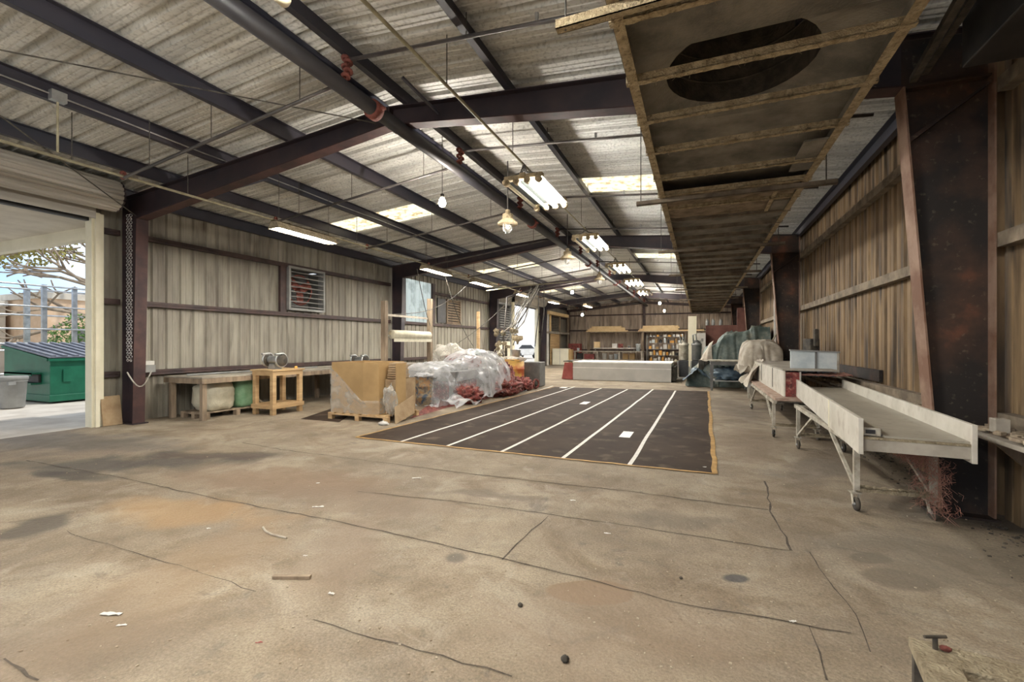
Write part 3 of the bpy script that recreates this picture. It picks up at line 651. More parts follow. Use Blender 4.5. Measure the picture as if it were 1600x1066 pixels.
# bare bulbs
for px, py, z, l in ((691, 317, 3.8, 'bright bare bulb hanging left of the ridge pipe, nearest'), (894, 457, 3.75, 'bright bare bulb hanging by the end of the strip lights'), (910, 492, 3.05, 'low bare bulb hanging over the far workbench'),
                     (1031, 474, 3.9, 'brightest far bulb right of the tube light row'), (1038, 486, 3.6, 'lower far bulb right of the tube light row')):
    d = (z-EYE)*FPX/(HOR-py); u = (px-800)/FPX; x, y = d*(-sY+u*cY), d*(cY+u*sY)
    if y > 35.5: k = 33.5/y; x, y, z = x*k, 33.5, EYE+(z-EYE)*k
    t = thing('hanging_bulb', l, 'light', (x, y, z), 'bare bulbs')
    b = MB(); b.lathe((x,y,z), [(.005,-.07), (.045,-.055), (.06,-.01), (.05,.04), (.03,.07)], 14); b.build('bulb', 'bulb', t, True)
    b = MB(); b.lathe((x,y,z), [(.03,.07), (.035,.09), (.03,.14), (.01,.15)], 10); b.build('socket', 'cable', t, True)
    b = MB(); cyl(b, x, y, z+.14, x, y, dk(x)-.02, .006, 5); b.build('cord', 'cable', t)

# ---------------------------------------------------------------- exhaust hood over the right side
HX0, HX1, HZ = -.53, 1.30, 3.60
t = thing('exhaust_hood', 'long dusty sheet metal exhaust hood with open slotted frame hanging on the right', 'hood', (.4, 3, HZ))
HY = [3.0, 3.75, 4.46, 5.22, 6.1, 6.78, 7.5, 8.25, 9.0, 9.75, 10.5, 11.3, 12.1, 12.9, 13.7, 14.5, 15.5, 16.5, 17.5, 18.6, 19.7, 20.9, 22.1, 23.4, 24.8, 26.3, 27.9, 29.6, 31.4, 33.4]
for x, s in ((HX0, 1), (HX1, -1)):
    b = MB(); b.box(min(x, x+s*.075), max(x, x+s*.075), 2.2, 33.5, HZ, HZ+.006); b.box(min(x, x+s*.006), max(x, x+s*.006), 2.2, 33.5, HZ, HZ+.05)
    def fz(u, v, x=x, s=s): return (x+s*.075*u, 2.2+v*31.3, HZ-.002-.012*abs(noise.noise(Vector((u*4, v*300, x)))))
    b.grid(fz, 3, 420); b.build('edge_rail', 'hoodframe', t)
for i, y in enumerate(HY):
    b = MB(); b.box(HX0-.02, HX1+.02, y-.004, y+.004, HZ, HZ+.055); b.box(HX0, HX1, y-.004, y+.045, HZ-.004, HZ+.004)
    def fz(u, v, y=y): return (HX0-.02+v*(HX1-HX0+.04), y-.008+.056*u, HZ-.006-.016*abs(noise.noise(Vector((v*40, y*3, u*3)))))
    b.grid(fz, 3, 60); b.build('cross_bar', 'hoodframe' if i < 7 else 'dustgirt', t)
# side skirts, inner cornice and top panels with a shallow pyramid round every fan hole
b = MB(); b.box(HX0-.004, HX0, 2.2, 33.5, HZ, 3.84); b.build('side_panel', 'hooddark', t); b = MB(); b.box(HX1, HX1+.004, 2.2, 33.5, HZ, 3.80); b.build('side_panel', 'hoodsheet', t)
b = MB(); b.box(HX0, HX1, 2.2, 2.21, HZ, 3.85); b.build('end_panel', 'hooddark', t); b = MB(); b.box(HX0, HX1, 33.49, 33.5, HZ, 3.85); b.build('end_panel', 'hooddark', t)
def hood_top(y0, y1, hole):
    b = MB(); n = 32; cx, cy = .32, hole; z0, z1, R = 3.80, 3.93, .60
    if hole is None:
        cx, cy = (HX0+HX1)/2, (y0+y1)/2
        v = [(HX0,y0,z0), (HX1,y0,z0), (HX1,y1,z0), (HX0,y1,z0), (cx,cy,z0+.05)]
        b.add(v, [(0,1,4), (1,2,4), (2,3,4), (3,0,4)])
    else:
        o, r = [], []
        for k in range(n):
            a = 2*PI*k/n; c_, s_ = math.cos(a), math.sin(a)
            tt = min(((HX1-cx) if c_ > 0 else (cx-HX0))/max(abs(c_), 1e-6), ((y1-cy) if s_ > 0 else (cy-y0))/max(abs(s_), 1e-6))
            o.append((cx+tt*c_, cy+tt*s_, z0)); r.append((cx+R*c_, cy+R*s_, z1))
        b.add(o+r, [(k, (k+1) % n, n+(k+1) % n, n+k) for k in range(n)])
        for qx, qy in ((HX0,y0), (HX1,y0), (HX1,y1), (HX0,y1)):
            j = sorted(range(n), key=lambda k: (o[k][0]-qx)**2+(o[k][1]-qy)**2)[:2]; b.add([o[j[0]], o[j[1]], (qx,qy,z0)], [(0,1,2)])
    return b
for y0, y1, h in ((2.2, 3.75, None), (3.75, 5.06, 4.42), (5.06, 6.78, None), (6.78, 9.0, None), (9.0, 12.1, None), (12.1, 13.7, None), (13.7, 17.5, None), (17.5, 22.1, None), (22.1, 27.9, None), (27.9, 33.5, None)):
    o = hood_top(y0, y1, h).build('top_panel', 'hoodsheet', t)
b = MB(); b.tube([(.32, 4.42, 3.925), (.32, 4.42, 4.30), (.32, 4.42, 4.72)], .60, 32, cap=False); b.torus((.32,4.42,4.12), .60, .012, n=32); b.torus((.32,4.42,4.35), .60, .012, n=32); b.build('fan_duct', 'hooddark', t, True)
b = MB()
for k in range(4): a = k*PI/2+.4; b.bar((.32,4.42,4.55), (.32+.55*math.cos(a), 4.42+.55*math.sin(a), 4.58), .16, .01)
b.tube([(.32,4.42,4.48), (.32,4.42,4.62)], .07, 12); b.build('fan_blades', 'black', t)
# mesh filters in two sections
for y0, y1 in ((6.83, 7.46), (7.54, 8.21)):
    b = MB(); b.grid(lambda u, v: (HX0+.08+u*(HX1-HX0-.16), y0+v*(y1-y0), HZ+.03+.02*noise.noise(Vector((u*8, v*3, y0)))), 40, 12); b.build('filter', 'filter', t)
    b = MB(); b.box(.95, 1.0, y0, y1, HZ+.0, HZ+.02); b.build('filter_frame', 'hoodframe', t)
for y in (6.1, 8.25):
    b = MB(); b.box(1.02, 1.24, y-.5, y+.4, HZ+.02, HZ+.04); b.build('inner_flap', 'hoodsheet', t)
b = MB(); random.seed(3)
for k in range(110):
    y = random.choice(HY[:6]); x = random.uniform(HX0, HX1); l = random.uniform(.015, .07)
    b.tube([(x,y,HZ-.005), (x+random.uniform(-.015,.015),y+random.uniform(-.01,.01),HZ-l*.6), (x+random.uniform(-.02,.02),y,HZ-l)], .0018, 3)
o = b.build('dust_strands', 'dust', t); o['kind'] = 'stuff'
for i, y in enumerate((2.85, 6.92, 10.75, 14.6, 18.6, 22.8)):
    b = MB(); b.box(-.86, 1.62, y-.03, y+.03, HZ-.07, HZ-.064); b.box(-.86, 1.62, y-.03, y-.024, HZ-.07, HZ-.01); b.box(-.86, 1.62, y+.024, y+.03, HZ-.07, HZ-.01)
    b.build('support_channel', 'hoodframe' if i < 1 else 'dustgirt', t)
    b = MB()
    for x in (-.80, 1.50): cyl(b, x, y, HZ-.075, x, y, dk(x)-.02, .007, 6)
    b.build('hanger_rod', 'cable', t)
# dark duct beside the hood at the top right corner
b = MB(); b.box(1.78, 2.2, 3.35, 4.35, 3.52, 4.2); t = b.build('wall_duct', 'black', bevel=.01); tg(t, 'black box duct above the big rusty column at the right wall', 'duct')
b = MB(); b.bar((1.45, 2.9, 3.72), (1.72, 5.0, 3.80), .05, .05); b.bar((1.56, 2.9, 3.78), (1.80, 5.0, 3.85), .05, .05); tg(b.build('support_rail', 'hooddark'), 'pair of sooty rails between hood and right column', 'rail')

# ================================================================ FLOOR MARKINGS
def quad(b, P, z): return b.add([(p[0], p[1], z) for p in P], [(0,1,2,3)])
A, B_, C_, D_ = G(556,684), G(1117,741.5), G(1107,612), G(866,605)
b = MB(); P = [A, B_, C_, D_]; b.add([(p.x, p.y, .001) for p in P]+[(p.x, p.y, .008) for p in P], [(0,1,2,3), (4,5,6,7), (0,1,5,4), (1,2,6,5), (2,3,7,6), (3,0,4,7)])
tg(b.build('floor_mat', 'mat'), 'large dark brown rubber floor mat marked with white lines', 'mat')
def ribbon(p, q, w0, z, n=20, wob=.008):
    p, q = Vector(p), Vector(q); d = (q-p).normalized(); s = Vector((-d.y, d.x, 0)); v = []
    for i in range(n+1):
        c = p.lerp(q, i/n)+s*wob*noise.noise(Vector((i*.5, p.x*3, 0)))*2; v += [(c+s*w0/2)+Vector((0,0,z)), (c-s*w0/2)+Vector((0,0,z))]
    return MB().add(v, [(2*i, 2*i+1, 2*i+3, 2*i+2) for i in range(n)])
pc = lambda x, y: (500+x*.4375, 560+y*.4375)
for i, (a, c) in enumerate((((290,300),(910,103)), ((455,315),(1005,108)), ((650,336),(1098,112)), ((868,359),(1190,112)), ((1106,383),(1270,117)))):
    tg(ribbon(G(*pc(*a)), G(*pc(*c)), .052, .0105).build('tape_line', 'tape'), ['leftmost long white tape line on the dark mat', 'second white tape line from the left on the dark mat', 'middle white tape line on the dark mat', 'fourth white tape line from the left, beside the oblong white mark', 'rightmost white tape line on the dark mat'][i], 'floor tape')
tg(ribbon(G(*pc(775,117)), G(*pc(832,100)), .05, .0105, 6).build('tape_line', 'tape'), 'short faint tape piece at the far left corner of the mat', 'floor tape')
for (px, py), wd, ln, l in (((979,680), .17, .50, 'white oblong sticker on the mat between the two right lines'), ((914,630.5), .17, .50, 'white oblong sticker in the middle of the mat'), ((880.5,606.3), .22, .3, 'white oblong sticker at the far end of the mat')):
    g = G(px, py); b = MB(); b.rbox((g.x, g.y, .0115), (wd, ln, .002), 0); tg(b.build('floor_sticker', 'white'), l, 'sticker')
for a, c, wd, l in ((A, B_, .05, 'orange tape along the near edge of the dark mat'), (B_, C_, .06, 'orange brown strip along the right edge of the dark mat'), (A, D_, .045, 'thin orange tape along the left edge of the dark mat')):
    tg(ribbon(a, c, wd, .0095, 40, .012).build('edge_tape', 'otape'), l, 'floor tape')
b = MB(); P = [G(470,655), G(530,660), G(560,640), G(520,638)]; b.add([(p.x,p.y,.004) for p in P]+[(p.x,p.y,.001) for p in P], [(0,1,2,3),(4,5,6,7),(0,1,5,4),(1,2,6,5),(2,3,7,6),(3,0,4,7)]); tg(b.build('rubber_sheet', 'mat'), 'dark rubber sheet on the floor beside the carton pallet', 'mat')
b = MB(); P = [G(640,655), G(700,637), G(840,606), G(800,603), G(668,634)]; b.v = [(p.x,p.y,.004) for p in P]; b.f = [(0,1,2,3,4)]; tg(b.build('red_overspray', 'red'), 'red dusty patch of floor under the plastic covered heap', 'stain')

# litter on the slab
random.seed(11)
LIT = [((174,961), .11, .035, 'white', 'white torn paper strip lying on the bare floor at lower left', 'paper'), ((1303,1000), 0, 0, '', '', ''), ((651,748), .10, .025, 'white', 'white scrap lying on the floor below the left end of the mat', 'paper'),
       ((497,793), .10, .03, 'white', 'pale bent scrap on the floor left of the middle crack', 'paper'), ((497,756), .03, .03, 'white', 'tiny white chip on the floor above the bent scrap', 'scrap'), ((326,827), .035, .015, 'white', 'small white chip right of the curved rope end', 'scrap'),
       ((518,930), .035, .02, 'white', 'small white flake near the wood stick', 'scrap'), ((405,1006), .035, .008, 'redpaint', 'tiny red plastic piece on the floor', 'scrap'), ((949,835), .05, .014, 'white', 'little white scrap beside the long middle crack', 'scrap'),
       ((895,783), .05, .02, 'white', 'small white flake on the slab just below the mat', 'scrap'), ((1239,974), .035, .012, 'white', 'small white scrap at the lower right crack', 'scrap'), ((477,870), .03, .008, 'white', 'thin white sliver right of the curved rope', 'scrap'), ((1101,731), .04, .02, 'white', 'white flake on the orange tape at the right end', 'scrap'), ((190,979), .05, .01, 'white', 'thin pale sliver beside the torn paper strip', 'scrap')]
for (p, wd, ht, m, l, c) in LIT:
    if not m: continue
    g = G(*p); b = MB(); a = random.uniform(-.3, .3)
    v = []; n = 6
    for i in range(n+1):
        x = (i/n-.5)*wd; e = ht/2*(1-.5*abs(random.random()))
        for s in (-1, 1): v.append((g.x+math.cos(a+YAW)*x-math.sin(a+YAW)*s*e, g.y+math.sin(a+YAW)*x+math.cos(a+YAW)*s*e, .006+.006*random.random()))
    b.add(v, [(2*i, 2*i+1, 2*i+3, 2*i+2) for i in range(n)]); o = b.build('paper_scrap' if c == 'paper' else 'floor_scrap', m, solid=.003); tg(o, l, c)
g = G(455,905); b = MB(); b.bar((g.x-.11, g.y-.04, .012), (g.x+.11, g.y+.05, .012), .03, .018); tg(b.build('wood_stick', 'wood_old'), 'short brown wood stick lying on the bare floor', 'stick')
b = MB(); P = [G(411,826), G(415,832), G(424,837), G(436,840), G(448,843)]; b.tube([(p.x, p.y, .01) for p in P], .008, 6); tg(b.build('rope_end', 'cloth'), 'pale curved rope end on the floor left of the middle', 'rope')
for (px, py), r, l in (((813,948), .014, 'small dark pebble on the bare floor at lower middle'), ((883,1034), .018, 'dark lump on the floor near the bottom edge'), ((1064,905), .01, 'tiny dark pebble left of the dark spot')):
    g = G(px, py); tg(MB().blob((g.x, g.y, r*.7), (r, r, r*.8), .25, seed=px).build('pebble', 'rubber', smooth=True), l, 'stone')
b = MB(); random.seed(5)
for k in range(520):
    px = random.uniform(0, 1600); py = random.uniform(700, 1060); g = G(px, py)
    if A.x < g.x < B_.x and g.y > 5.6: continue
    if g.x > 2.3 or g.x < -10: continue
    s = random.uniform(.002, .0065); b.rbox((g.x, g.y, s*.4), (s*2, s*1.4, s), random.random()*3)
o = b.build('debris', 'rubbish'); o['kind'] = 'stuff'; tag(o, 'fine crumbs and grit scattered over the bare floor', 'grit')
# dirt along the right wall foot
b = MB(); random.seed(9)
for k in range(700):
    y = 3.4+random.random()**1.6*14; x = 2.33-abs(random.gauss(0, .16))
    s = random.uniform(.004, .013); b.rbox((x, y, s*.3), (s*2, s*1.4, s*.8), random.random()*3, random.random())
o = b.build('debris', 'rubber'); o['kind'] = 'stuff'; tag(o, 'dark dirt and fibre crumbs along the foot of the right wall', 'grit')

# ================================================================ LEFT SIDE
def wooden_bench(x0, x1, y0, y1, z, legs, lab, top='wood_grey'):
    t = thing('workbench', lab, 'workbench', ((x0+x1)/2, (y0+y1)/2, 0))
    MB().box(x0, x1, y0, y1, z-.03, z).build('bench_top', top, t, bevel=.004)
    b = MB(); b.box(x1-.04, x1, y0, y1, z-.13, z-.032); b.box(x0, x1-.042, y0, y0+.04, z-.13, z-.032); b.box(x0, x1-.042, y1-.04, y1, z-.13, z-.032); b.build('apron', 'wood_old', t)
    for (x, y) in legs: MB().box(x-.045, x+.045, y-.045, y+.045, 0, z-.131).build('leg', 'wood_old', t, bevel=.004)
    return t
t = wooden_bench(-9.98, -8.82, 5.80, 9.4, .85, [(-8.92, 5.89), (-9.85, 5.89), (-8.92, 9.3)], 'long old wooden workbench along the left wall under the wall panels')
b = MB(); b.bar((-9.9, 7.2, .75), (-8.95, 7.2, .2), .05, .02); b.build('brace', 'wood_old', t)
t = wooden_bench(-9.98, -8.35, 9.45, 13.0, .86, [(-8.45, 9.6), (-9.8, 9.6), (-8.45, 12.8)], 'second wooden workbench continuing behind the yellow work table')
b = MB(); b.bar((-9.4, 9.5, .74), (-8.5, 9.5, .1), .06, .025); b.build('brace', 'wood_old', t)
# yellow pine work table
t = thing('work_table', 'small yellow pine work table carrying a bench grinder', 'table', (-8.48, 7.2, 0)); x0, x1, y0, y1, z = -8.80, -8.20, 6.85, 7.62, .95
MB().box(x0-.03, x1+.03, y0-.03, y1+.03, z-.035, z).build('table_top', 'wood', t, bevel=.004)
b = MB(); b.box(x0, x1, y0-.005, y0+.02, z-.125, z-.037); b.box(x0, x1, y1-.02, y1+.005, z-.125, z-.037); b.box(x1-.02, x1+.005, y0, y1, z-.125, z-.037); b.box(x0-.005, x0+.02, y0, y1, z-.125, z-.037); b.build('apron', 'wood', t)
b = MB(); b.box(x0-.005, x1+.005, y0-.02, y0, .13, .22); b.box(x0-.005, x1+.005, y1, y1+.02, .13, .22); b.box(x1, x1+.02, y0-.02, y1+.02, .13, .22); b.box(x0-.02, x0, y0-.02, y1+.02, .13, .22); b.box(x0, x1, y0, y1, .20, .222); b.build('lower_shelf', 'wood', t)
for x in (x0+.045, x1-.045):
    for y in (y0+.045, y1-.045): MB().box(x-.044, x+.044, y-.044, y+.044, 0, z-.036).build('leg', 'wood', t, bevel=.003)
def grinder(x, y, z, lab, s=1.0):
    t = thing('bench_grinder', lab, 'grinder', (x, y, z))
    MB().lathe((x-.13*s, y, z+.17*s), [(.05*s,0), (.075*s,.01), (.08*s,.05*s), (.08*s,.21*s), (.075*s,.25*s), (.05*s,.26*s)], 20, (1,0,0)).build('motor', 'galv', t, True)
    b = MB(); b.prism([(x-.10*s, z), (x+.10*s, z), (x+.06*s, z+.10*s), (x-.06*s, z+.10*s)], y-.07*s, y+.07*s, 'y'); b.build('base', 'grey', t)
    for sx in (-1, 1):
        MB().lathe((x+sx*.17*s, y, z+.17*s), [(.035*s,-.03), (.115*s,-.03), (.12*s,-.015), (.12*s,.015), (.115*s,.03), (.035*s,.03)], 24, (1,0,0)).build('wheel', 'rubber', t, True)
        b = MB(); b.torus((x+sx*.17*s, y, z+.17*s), .125*s, .02*s, (1,0,0), 24, 6); b.box(x+sx*.17*s-.03, x+sx*.17*s+.03, y-.13*s, y+.02, z+.26*s, z+.30*s); b.build('wheel_guard', 'galv', t, True)
grinder(-8.50, 7.15, .95, 'grey bench grinder with two dark wheels on the yellow table', 1.15)
grinder(-8.62, 9.95, .86, 'second grey grinder behind the yellow table on the bench', 1.1)
tg(MB().lathe((-8.27, 7.5, .95), [(.035,0), (.035,.03), (.02,.05)], 12).build('tape_roll', 'orange'), 'small yellow tape roll beside the grinder', 'tape')
# pallet with bagged material under the bench
def pallet(x0, y0, x1, y1, lab, m='wood_old', h=.13):
    t = thing('pallet', lab, 'pallet', ((x0+x1)/2, (y0+y1)/2, 0)); n = 7
    for i in range(n):
        a = x0+(x1-x0)*i/n; MB().box(a, a+(x1-x0)/n*.72, y0, y1, h-.02, h).build('top_board', m, t)
    for k in range(3):
        y = y0+(y1-y0-.09)*k/2; MB().box(x0, x1, y, y+.09, .09, h-.02).build('stringer', m, t)
        for q in range(3): x = x0+(x1-x0-.10)*q/2; MB().box(x, x+.10, y, y+.09, 0, .09).build('block', m, t)
    return t
p1 = pallet(-9.75, 5.98, -8.98, 7.35, 'old pallet under the long workbench holding two bags')
b = MB().blob((-9.32, 6.37, .42), (.30, .33, .33), .06, 4, 28, 18, 3, .131, .6); tg(b.build('bulk_bag', 'bag', smooth=True), 'bulging cream plastic bag on the pallet under the bench', 'bag')
b = MB().blob((-9.32, 6.97, .43), (.28, .24, .34), .05, 4, 24, 16, 8, .131, .55); tg(b.build('bulk_bag', 'greenbag', smooth=True), 'pale green plastic bag on the pallet under the bench', 'bag')
b = MB(); b.bar((-8.62, 9.0, .03), (-8.75, 9.5, .7), .04, .02); b.bar((-8.55, 9.05, .02), (-8.6, 9.5, .55), .03, .02); b.bar((-8.5, 9.1, .02), (-8.5, 9.45, .5), .02, .02); tg(b.build('metal_bars', 'galv'), 'thin metal bars leaning against the second workbench leg', 'bars')
# things on the near end of the bench and the wall
tg(MB().tube([(-9.5, 5.95, .87), (-9.5, 9.3, .87)], .02, 8).build('loose_pipe', 'grey', smooth=True), 'grey pipe lying along the back of the long workbench', 'pipe')
t = thing('power_box', 'white topped electrical box on the wall above the bench end', 'box', (-10.0, 5.5, .95)); MB().box(-10.08, -9.92, 5.42, 5.62, .94, 1.08).build('box_body', 'grey', t); MB().box(-10.07, -9.93, 5.43, 5.61, 1.08, 1.16).build('cap', 'white', t, bevel=.01)
MB().tube([(-10.07, 5.5, 1.1), (-10.07, 5.5, 3.9)], .014, 8).build('riser_conduit', 'grey', t)
b = MB(); pts = [(-9.62+.02*math.sin(i*.4), 4.98+.045*i, .98-.28*math.sin(PI*i/9)) for i in range(10)]; b.tube(pts, .012, 6); tg(b.build('extension_lead', 'hose'), 'pale cord looped round the near left steel column', 'cord')
b = MB(); v = G(172,663); b.rbox((-9.98, 4.92, .27), (.02, .30, .54), 0, 0, -.18); tg(b.build('cardboard_sheet', 'cardboard2'), 'brown board leaning at the wall beside the near roller door', 'board')
# fan with louvred shutter in the left wall
t = thing('wall_fan', 'louvred wall exhaust fan set in the left wall', 'fan', (XL+.05, 9.46, 2.97)); y0, y1, z0, z1 = FAN
b = MB(); X0, X1 = XL-.05, XL+.16
b.box(X0, X1, y0-.04, y0+.02, z0-.02, z1+.04); b.box(X0, X1, y1-.02, y1+.04, z0-.02, z1+.04); b.box(X0, X1, y0, y1, z0-.03, z0+.03); b.box(X0, X1, y0, y1, z1-.02, z1+.04); b.build('housing', 'grey', t)
b = MB()
for k in range(8): z = z0+.08+k*.13; b.bar((XL+.15, y0+.02, z), (XL+.15, y1-.02, z), .012, .03)
b.build('louvre_slats', 'midgrey', t)
b = MB(); b.box(XL-.5, XL-.48, y0-.05, y1+.05, z0-.05, z1+.05); b.box(XL-.48, XL-.05, y0-.05, y0-.03, z0, z1); b.box(XL-.48, XL-.05, y1+.03, y1+.05, z0, z1); b.box(XL-.48, XL-.05, y0, y1, z1+.02, z1+.05); b.box(XL-.48, XL-.05, y0, y1, z0-.05, z0-.03); b.build('fan_sky_block', 'midgrey', t)  # unseen box added outside to keep the sky out of the fan opening
b = MB(); b.torus((XL-.02, 9.35, 2.97), .40, .02, (1,0,0), 32, 6)
for k in range(3): a = k*2*PI/3+.5; b.bar((XL-.03, 9.35, 2.97), (XL+.01, 9.35+.36*math.cos(a), 2.97+.36*math.sin(a)), .22, .012, (1,0,0))
b.lathe((XL-.05, 9.35, 2.97), [(.07,0), (.07,.12)], 14, (1,0,0)); b.build('fan_blades', 'coupling', t)
for y, l in ((17.7, 'wooden louvre vent in the left wall behind the roll stand'),):
    t = thing('wall_vent', l, 'vent', (XL+.05, y, 2.9)); y0, y1, z0, z1 = LV2
    b = MB(); b.box(XL-.04, XL+.10, y0-.05, y0+.03, z0, z1); b.box(XL-.04, XL+.10, y1-.03, y1+.05, z0, z1); b.box(XL-.04, XL+.10, y0, y1, z0, z0+.05); b.box(XL-.04, XL+.10, y0, y1, z1-.05, z1); b.build('frame', 'wood_old', t)
    b = MB()
    for k in range(9): z = z0+.09+k*.112; b.prism([(XL, z+.02), (XL+.10, z-.05), (XL+.10, z-.038), (XL, z+.035)], y0+.03, y1-.03, 'y')
    b.build('louvres', 'wood_old', t); MB().box(XL-.04, XL-.03, y0, y1, z0, z1).build('back_board', 'black', t)
tg(MB().box(XL+.03, XL+.07, 16.35, 17.0, 2.38, 3.4).build('dark_hatch', 'black'), 'black open hatch beside the wooden louvre vent', 'hatch')
# carton pallet
p2 = pallet(-6.86, 7.0, -5.42, 8.05, 'new pine pallet under the big cardboard carton', 'wood')
t = thing('carton', 'large open brown cardboard carton half wrapped in film on the pine pallet', 'carton', (-6.2, 7.5, .13))
def wallbox(b, x0, x1, y0, y1, z0, z1, th=.012):
    b.box(x0, x1, y0, y0+th, z0, z1); b.box(x0, x1, y1-th, y1, z0, z1); b.box(x0, x0+th, y0+th, y1-th, z0, z1); b.box(x1-th, x1, y0+th, y1-th, z0, z1)
b = MB(); wallbox(b, -6.80, -6.02, 7.04, 7.98, .132, 1.13); b.box(-6.80, -6.02, 7.05, 7.97, .132, .15); b.build('carton_body', 'cardboard', t)
b = MB(); b.prism([(-6.02,7.04), (-5.72,7.14), (-5.72,7.95), (-6.02,7.98), (-6.015,7.93), (-5.735,7.93), (-5.735,7.155), (-6.02,7.06)], .132, 1.13, 'z'); b.build('side_panel', 'cardboard', t)
b = MB()
b.grid(lambda u, v: (-6.82+u*1.12, 7.032-.03*abs(noise.noise(Vector((u*7, v*9, 1))))*1.4-(.0 if v < 1 else 0)+(.10*max(0, u-.71)/.29), .135+v*max(.26, .92*(1-u*1.05))*1.0), 30, 16); b.build('film_wrap', 'film2', t, True)
b = MB(); b.grid(lambda u, v: (-5.712+.02*abs(noise.noise(Vector((u*5, v*6, 4)))), 7.15+u*.8, .135+v*.3), 12, 8); b.build('film_wrap', 'film2', t, True)
b = MB(); wallbox(b, -5.70, -5.44, 7.3, 7.95, .132, .80); b.build('inner_box', 'cardboard2', t)
tg(MB().box(-5.415, -5.39, 7.25, 7.55, .0, 1.12).build('cardboard_strip', 'cardboard'), 'tall narrow cardboard strip standing at the right of the carton', 'board')
b = MB(); 
for k in range(7): b.rbox((-5.57, 7.55, .83+k*.045), (.22+.02*(k % 2), .42, .035), .05*k)
tg(b.build('paper_bundle', 'cardboard2'), 'pile of folded brown sheets inside the right of the carton', 'paper')
tg(MB().blob((-5.52, 7.22, .42), (.13, .10, .26), .35, 5, 18, 12, 4).build('crumpled_plastic', 'film2', smooth=True), 'crumpled clear plastic hanging at the right of the carton', 'plastic')
a, c = G(617,661), G(648,655); b = MB(); b.add([(a.x, a.y, .30), (a.x+.10, a.y-.12, .0), (c.x, c.y, .12), (c.x-.13, c.y+.15, .46)], [(0,1,2,3)]); tg(b.build('carton_flap', 'cardboard2', solid=.012), 'loose brown carton flap leaning on the floor beside the pallet', 'board')
tg(MB().blob((G(600,664).x, G(600,664).y-.02, .03), (.10, .05, .035), .4, 4, 16, 10, 5).build('plastic_scrap', 'white', smooth=True), 'white scrap of film on the floor before the pine pallet', 'plastic')
# paint barrel
g = G(662,633); t = thing('steel_barrel', 'paint splashed blue and tan barrel beside the carton', 'barrel', (g.x, g.y, 0))
MB().lathe((g.x,g.y,0), [(.21,0), (.225,.01), (.225,.2), (.235,.215), (.225,.23), (.225,.45), (.235,.465), (.225,.48), (.225,.68), (.235,.695), (.225,.71), (.21,.71), (.21,.66), (.02,.655)], 28).build('barrel_body', 'barrel', t, True)
MB().torus((g.x,g.y,.70), .228, .012, n=28).build('rim', 'black', t, True)
MB().blob((g.x,g.y,.70), (.25,.25,.08), .3, 5, 20, 10, 6).build('plastic_lining', 'film', t, True)
# heap under clear plastic
def drape(name, x0, x1, y0, y1, hf, m, nu, nv, amp, fr, parent=None, seed=0, edge=.0):
    def f(u, v):
        x = x0+u*(x1-x0); y = y0+v*(y1-y0)
        a = (.5-abs(noise.noise(Vector((x*fr, y*fr*.8, seed))))*2)*amp; c = (.4-abs(noise.noise(Vector((x*fr*2.6+y, y*fr*2.0-x, seed+5))))*2)*amp*.6
        e = 1 if edge == 0 else 1
        return (x+a*.9, y+c*.9, max(.015, hf(x, y)+abs(a)*.8+c*.4))
    return MB().grid(f, nu, nv).build(name, m, parent, True)
def bump(x, y, cx, cy, rx, ry, h, p=4): return h*max(0, 1-(abs((x-cx)/rx)**p+abs((y-cy)/ry)**p))**.35 if abs((x-cx)/rx)**p+abs((y-cy)/ry)**p < 1 else 0
def heap(x, y): return max(bump(x,y,-6.5,10.4,1.0,1.0,.98,3), bump(x,y,-6.2,12.0,1.1,1.2,1.30,2.2), bump(x,y,-5.75,11.1,.75,1.2,1.15,2.4), .14+.12*math.sin(x*5+y*3)*math.sin(y*4) if x > -5.6 and y < 12 else 0)
t = thing('machine_base', 'dark machine bench hidden under the clear plastic sheet', 'machine', (-6.4, 11, 0))
MB().box(-7.2, -5.6, 9.9, 12.8, .55, .80).build('machine_bed', 'midgrey', t, bevel=.02)
for x in (-7.0, -5.8):
    for y in (10.1, 12.6): MB().box(x-.06, x+.06, y-.06, y+.06, 0, .55).build('leg', 'midgrey', t)
MB().box(-6.6, -5.7, 10.2, 11.3, .05, .53).build('lower_box', 'red', t, bevel=.05); MB().box(-6.6, -5.8, 10.2, 11.0, .80, .98).build('machine_head', 'grey', t, bevel=.03); MB().box(-6.9, -6.1, 11.6, 12.4, .80, 1.15).build('control_box', 'red', t, bevel=.03)
o = drape('plastic_sheet', -7.7, -5.0, 9.15, 13.3, heap, 'film', 110, 140, .12, 2.0, seed=2); tg(o, 'big crumpled clear plastic sheet draped over the machine left of the mat', 'plastic sheet')
for i, (x, y, rx, ry, rz, s, l) in enumerate([(-5.35, 10.15, .30, .35, .22, 1, 'red crusted lump under the near edge of the plastic sheet'), (-5.22, 12.2, .28, .75, .24, 2, 'long red crusted hose mass beside the mat edge'), (-5.6, 13.0, .25, .40, .42, 3, 'upright red crusted lump left of the orange drum'),
        (-5.25, 13.55, .30, .35, .20, 4, 'low red crusted mass at the foot of the orange drum')]):
    tg(MB().blob((x,y,rz*.9), (rx,ry,rz), .25, 4, 44, 30, s, .01, 1.0, .22).build('red_mass', 'red', smooth=True), l, 'crusted lump')
for i, (x, y, r, ax, l) in enumerate(((-5.15, 12.9, .17, (1,-.5,0), 'reddish wheel beside the red mass, nearest'), (-5.0, 14.2, .17, (1,-.3,0), 'reddish wheel at the foot of the orange drum'))):
    t = thing('cart_wheel', l, 'wheel', (x,y,0)); MB().torus((x,y,r), r-.03, .035, ax, 20, 8).build('tyre', 'red', t, True); MB().lathe((x,y,r), [(.03,-.03), (.09,-.02), (.09,.02), (.03,.03)], 14, ax).build('hub', 'rubber', t, True)
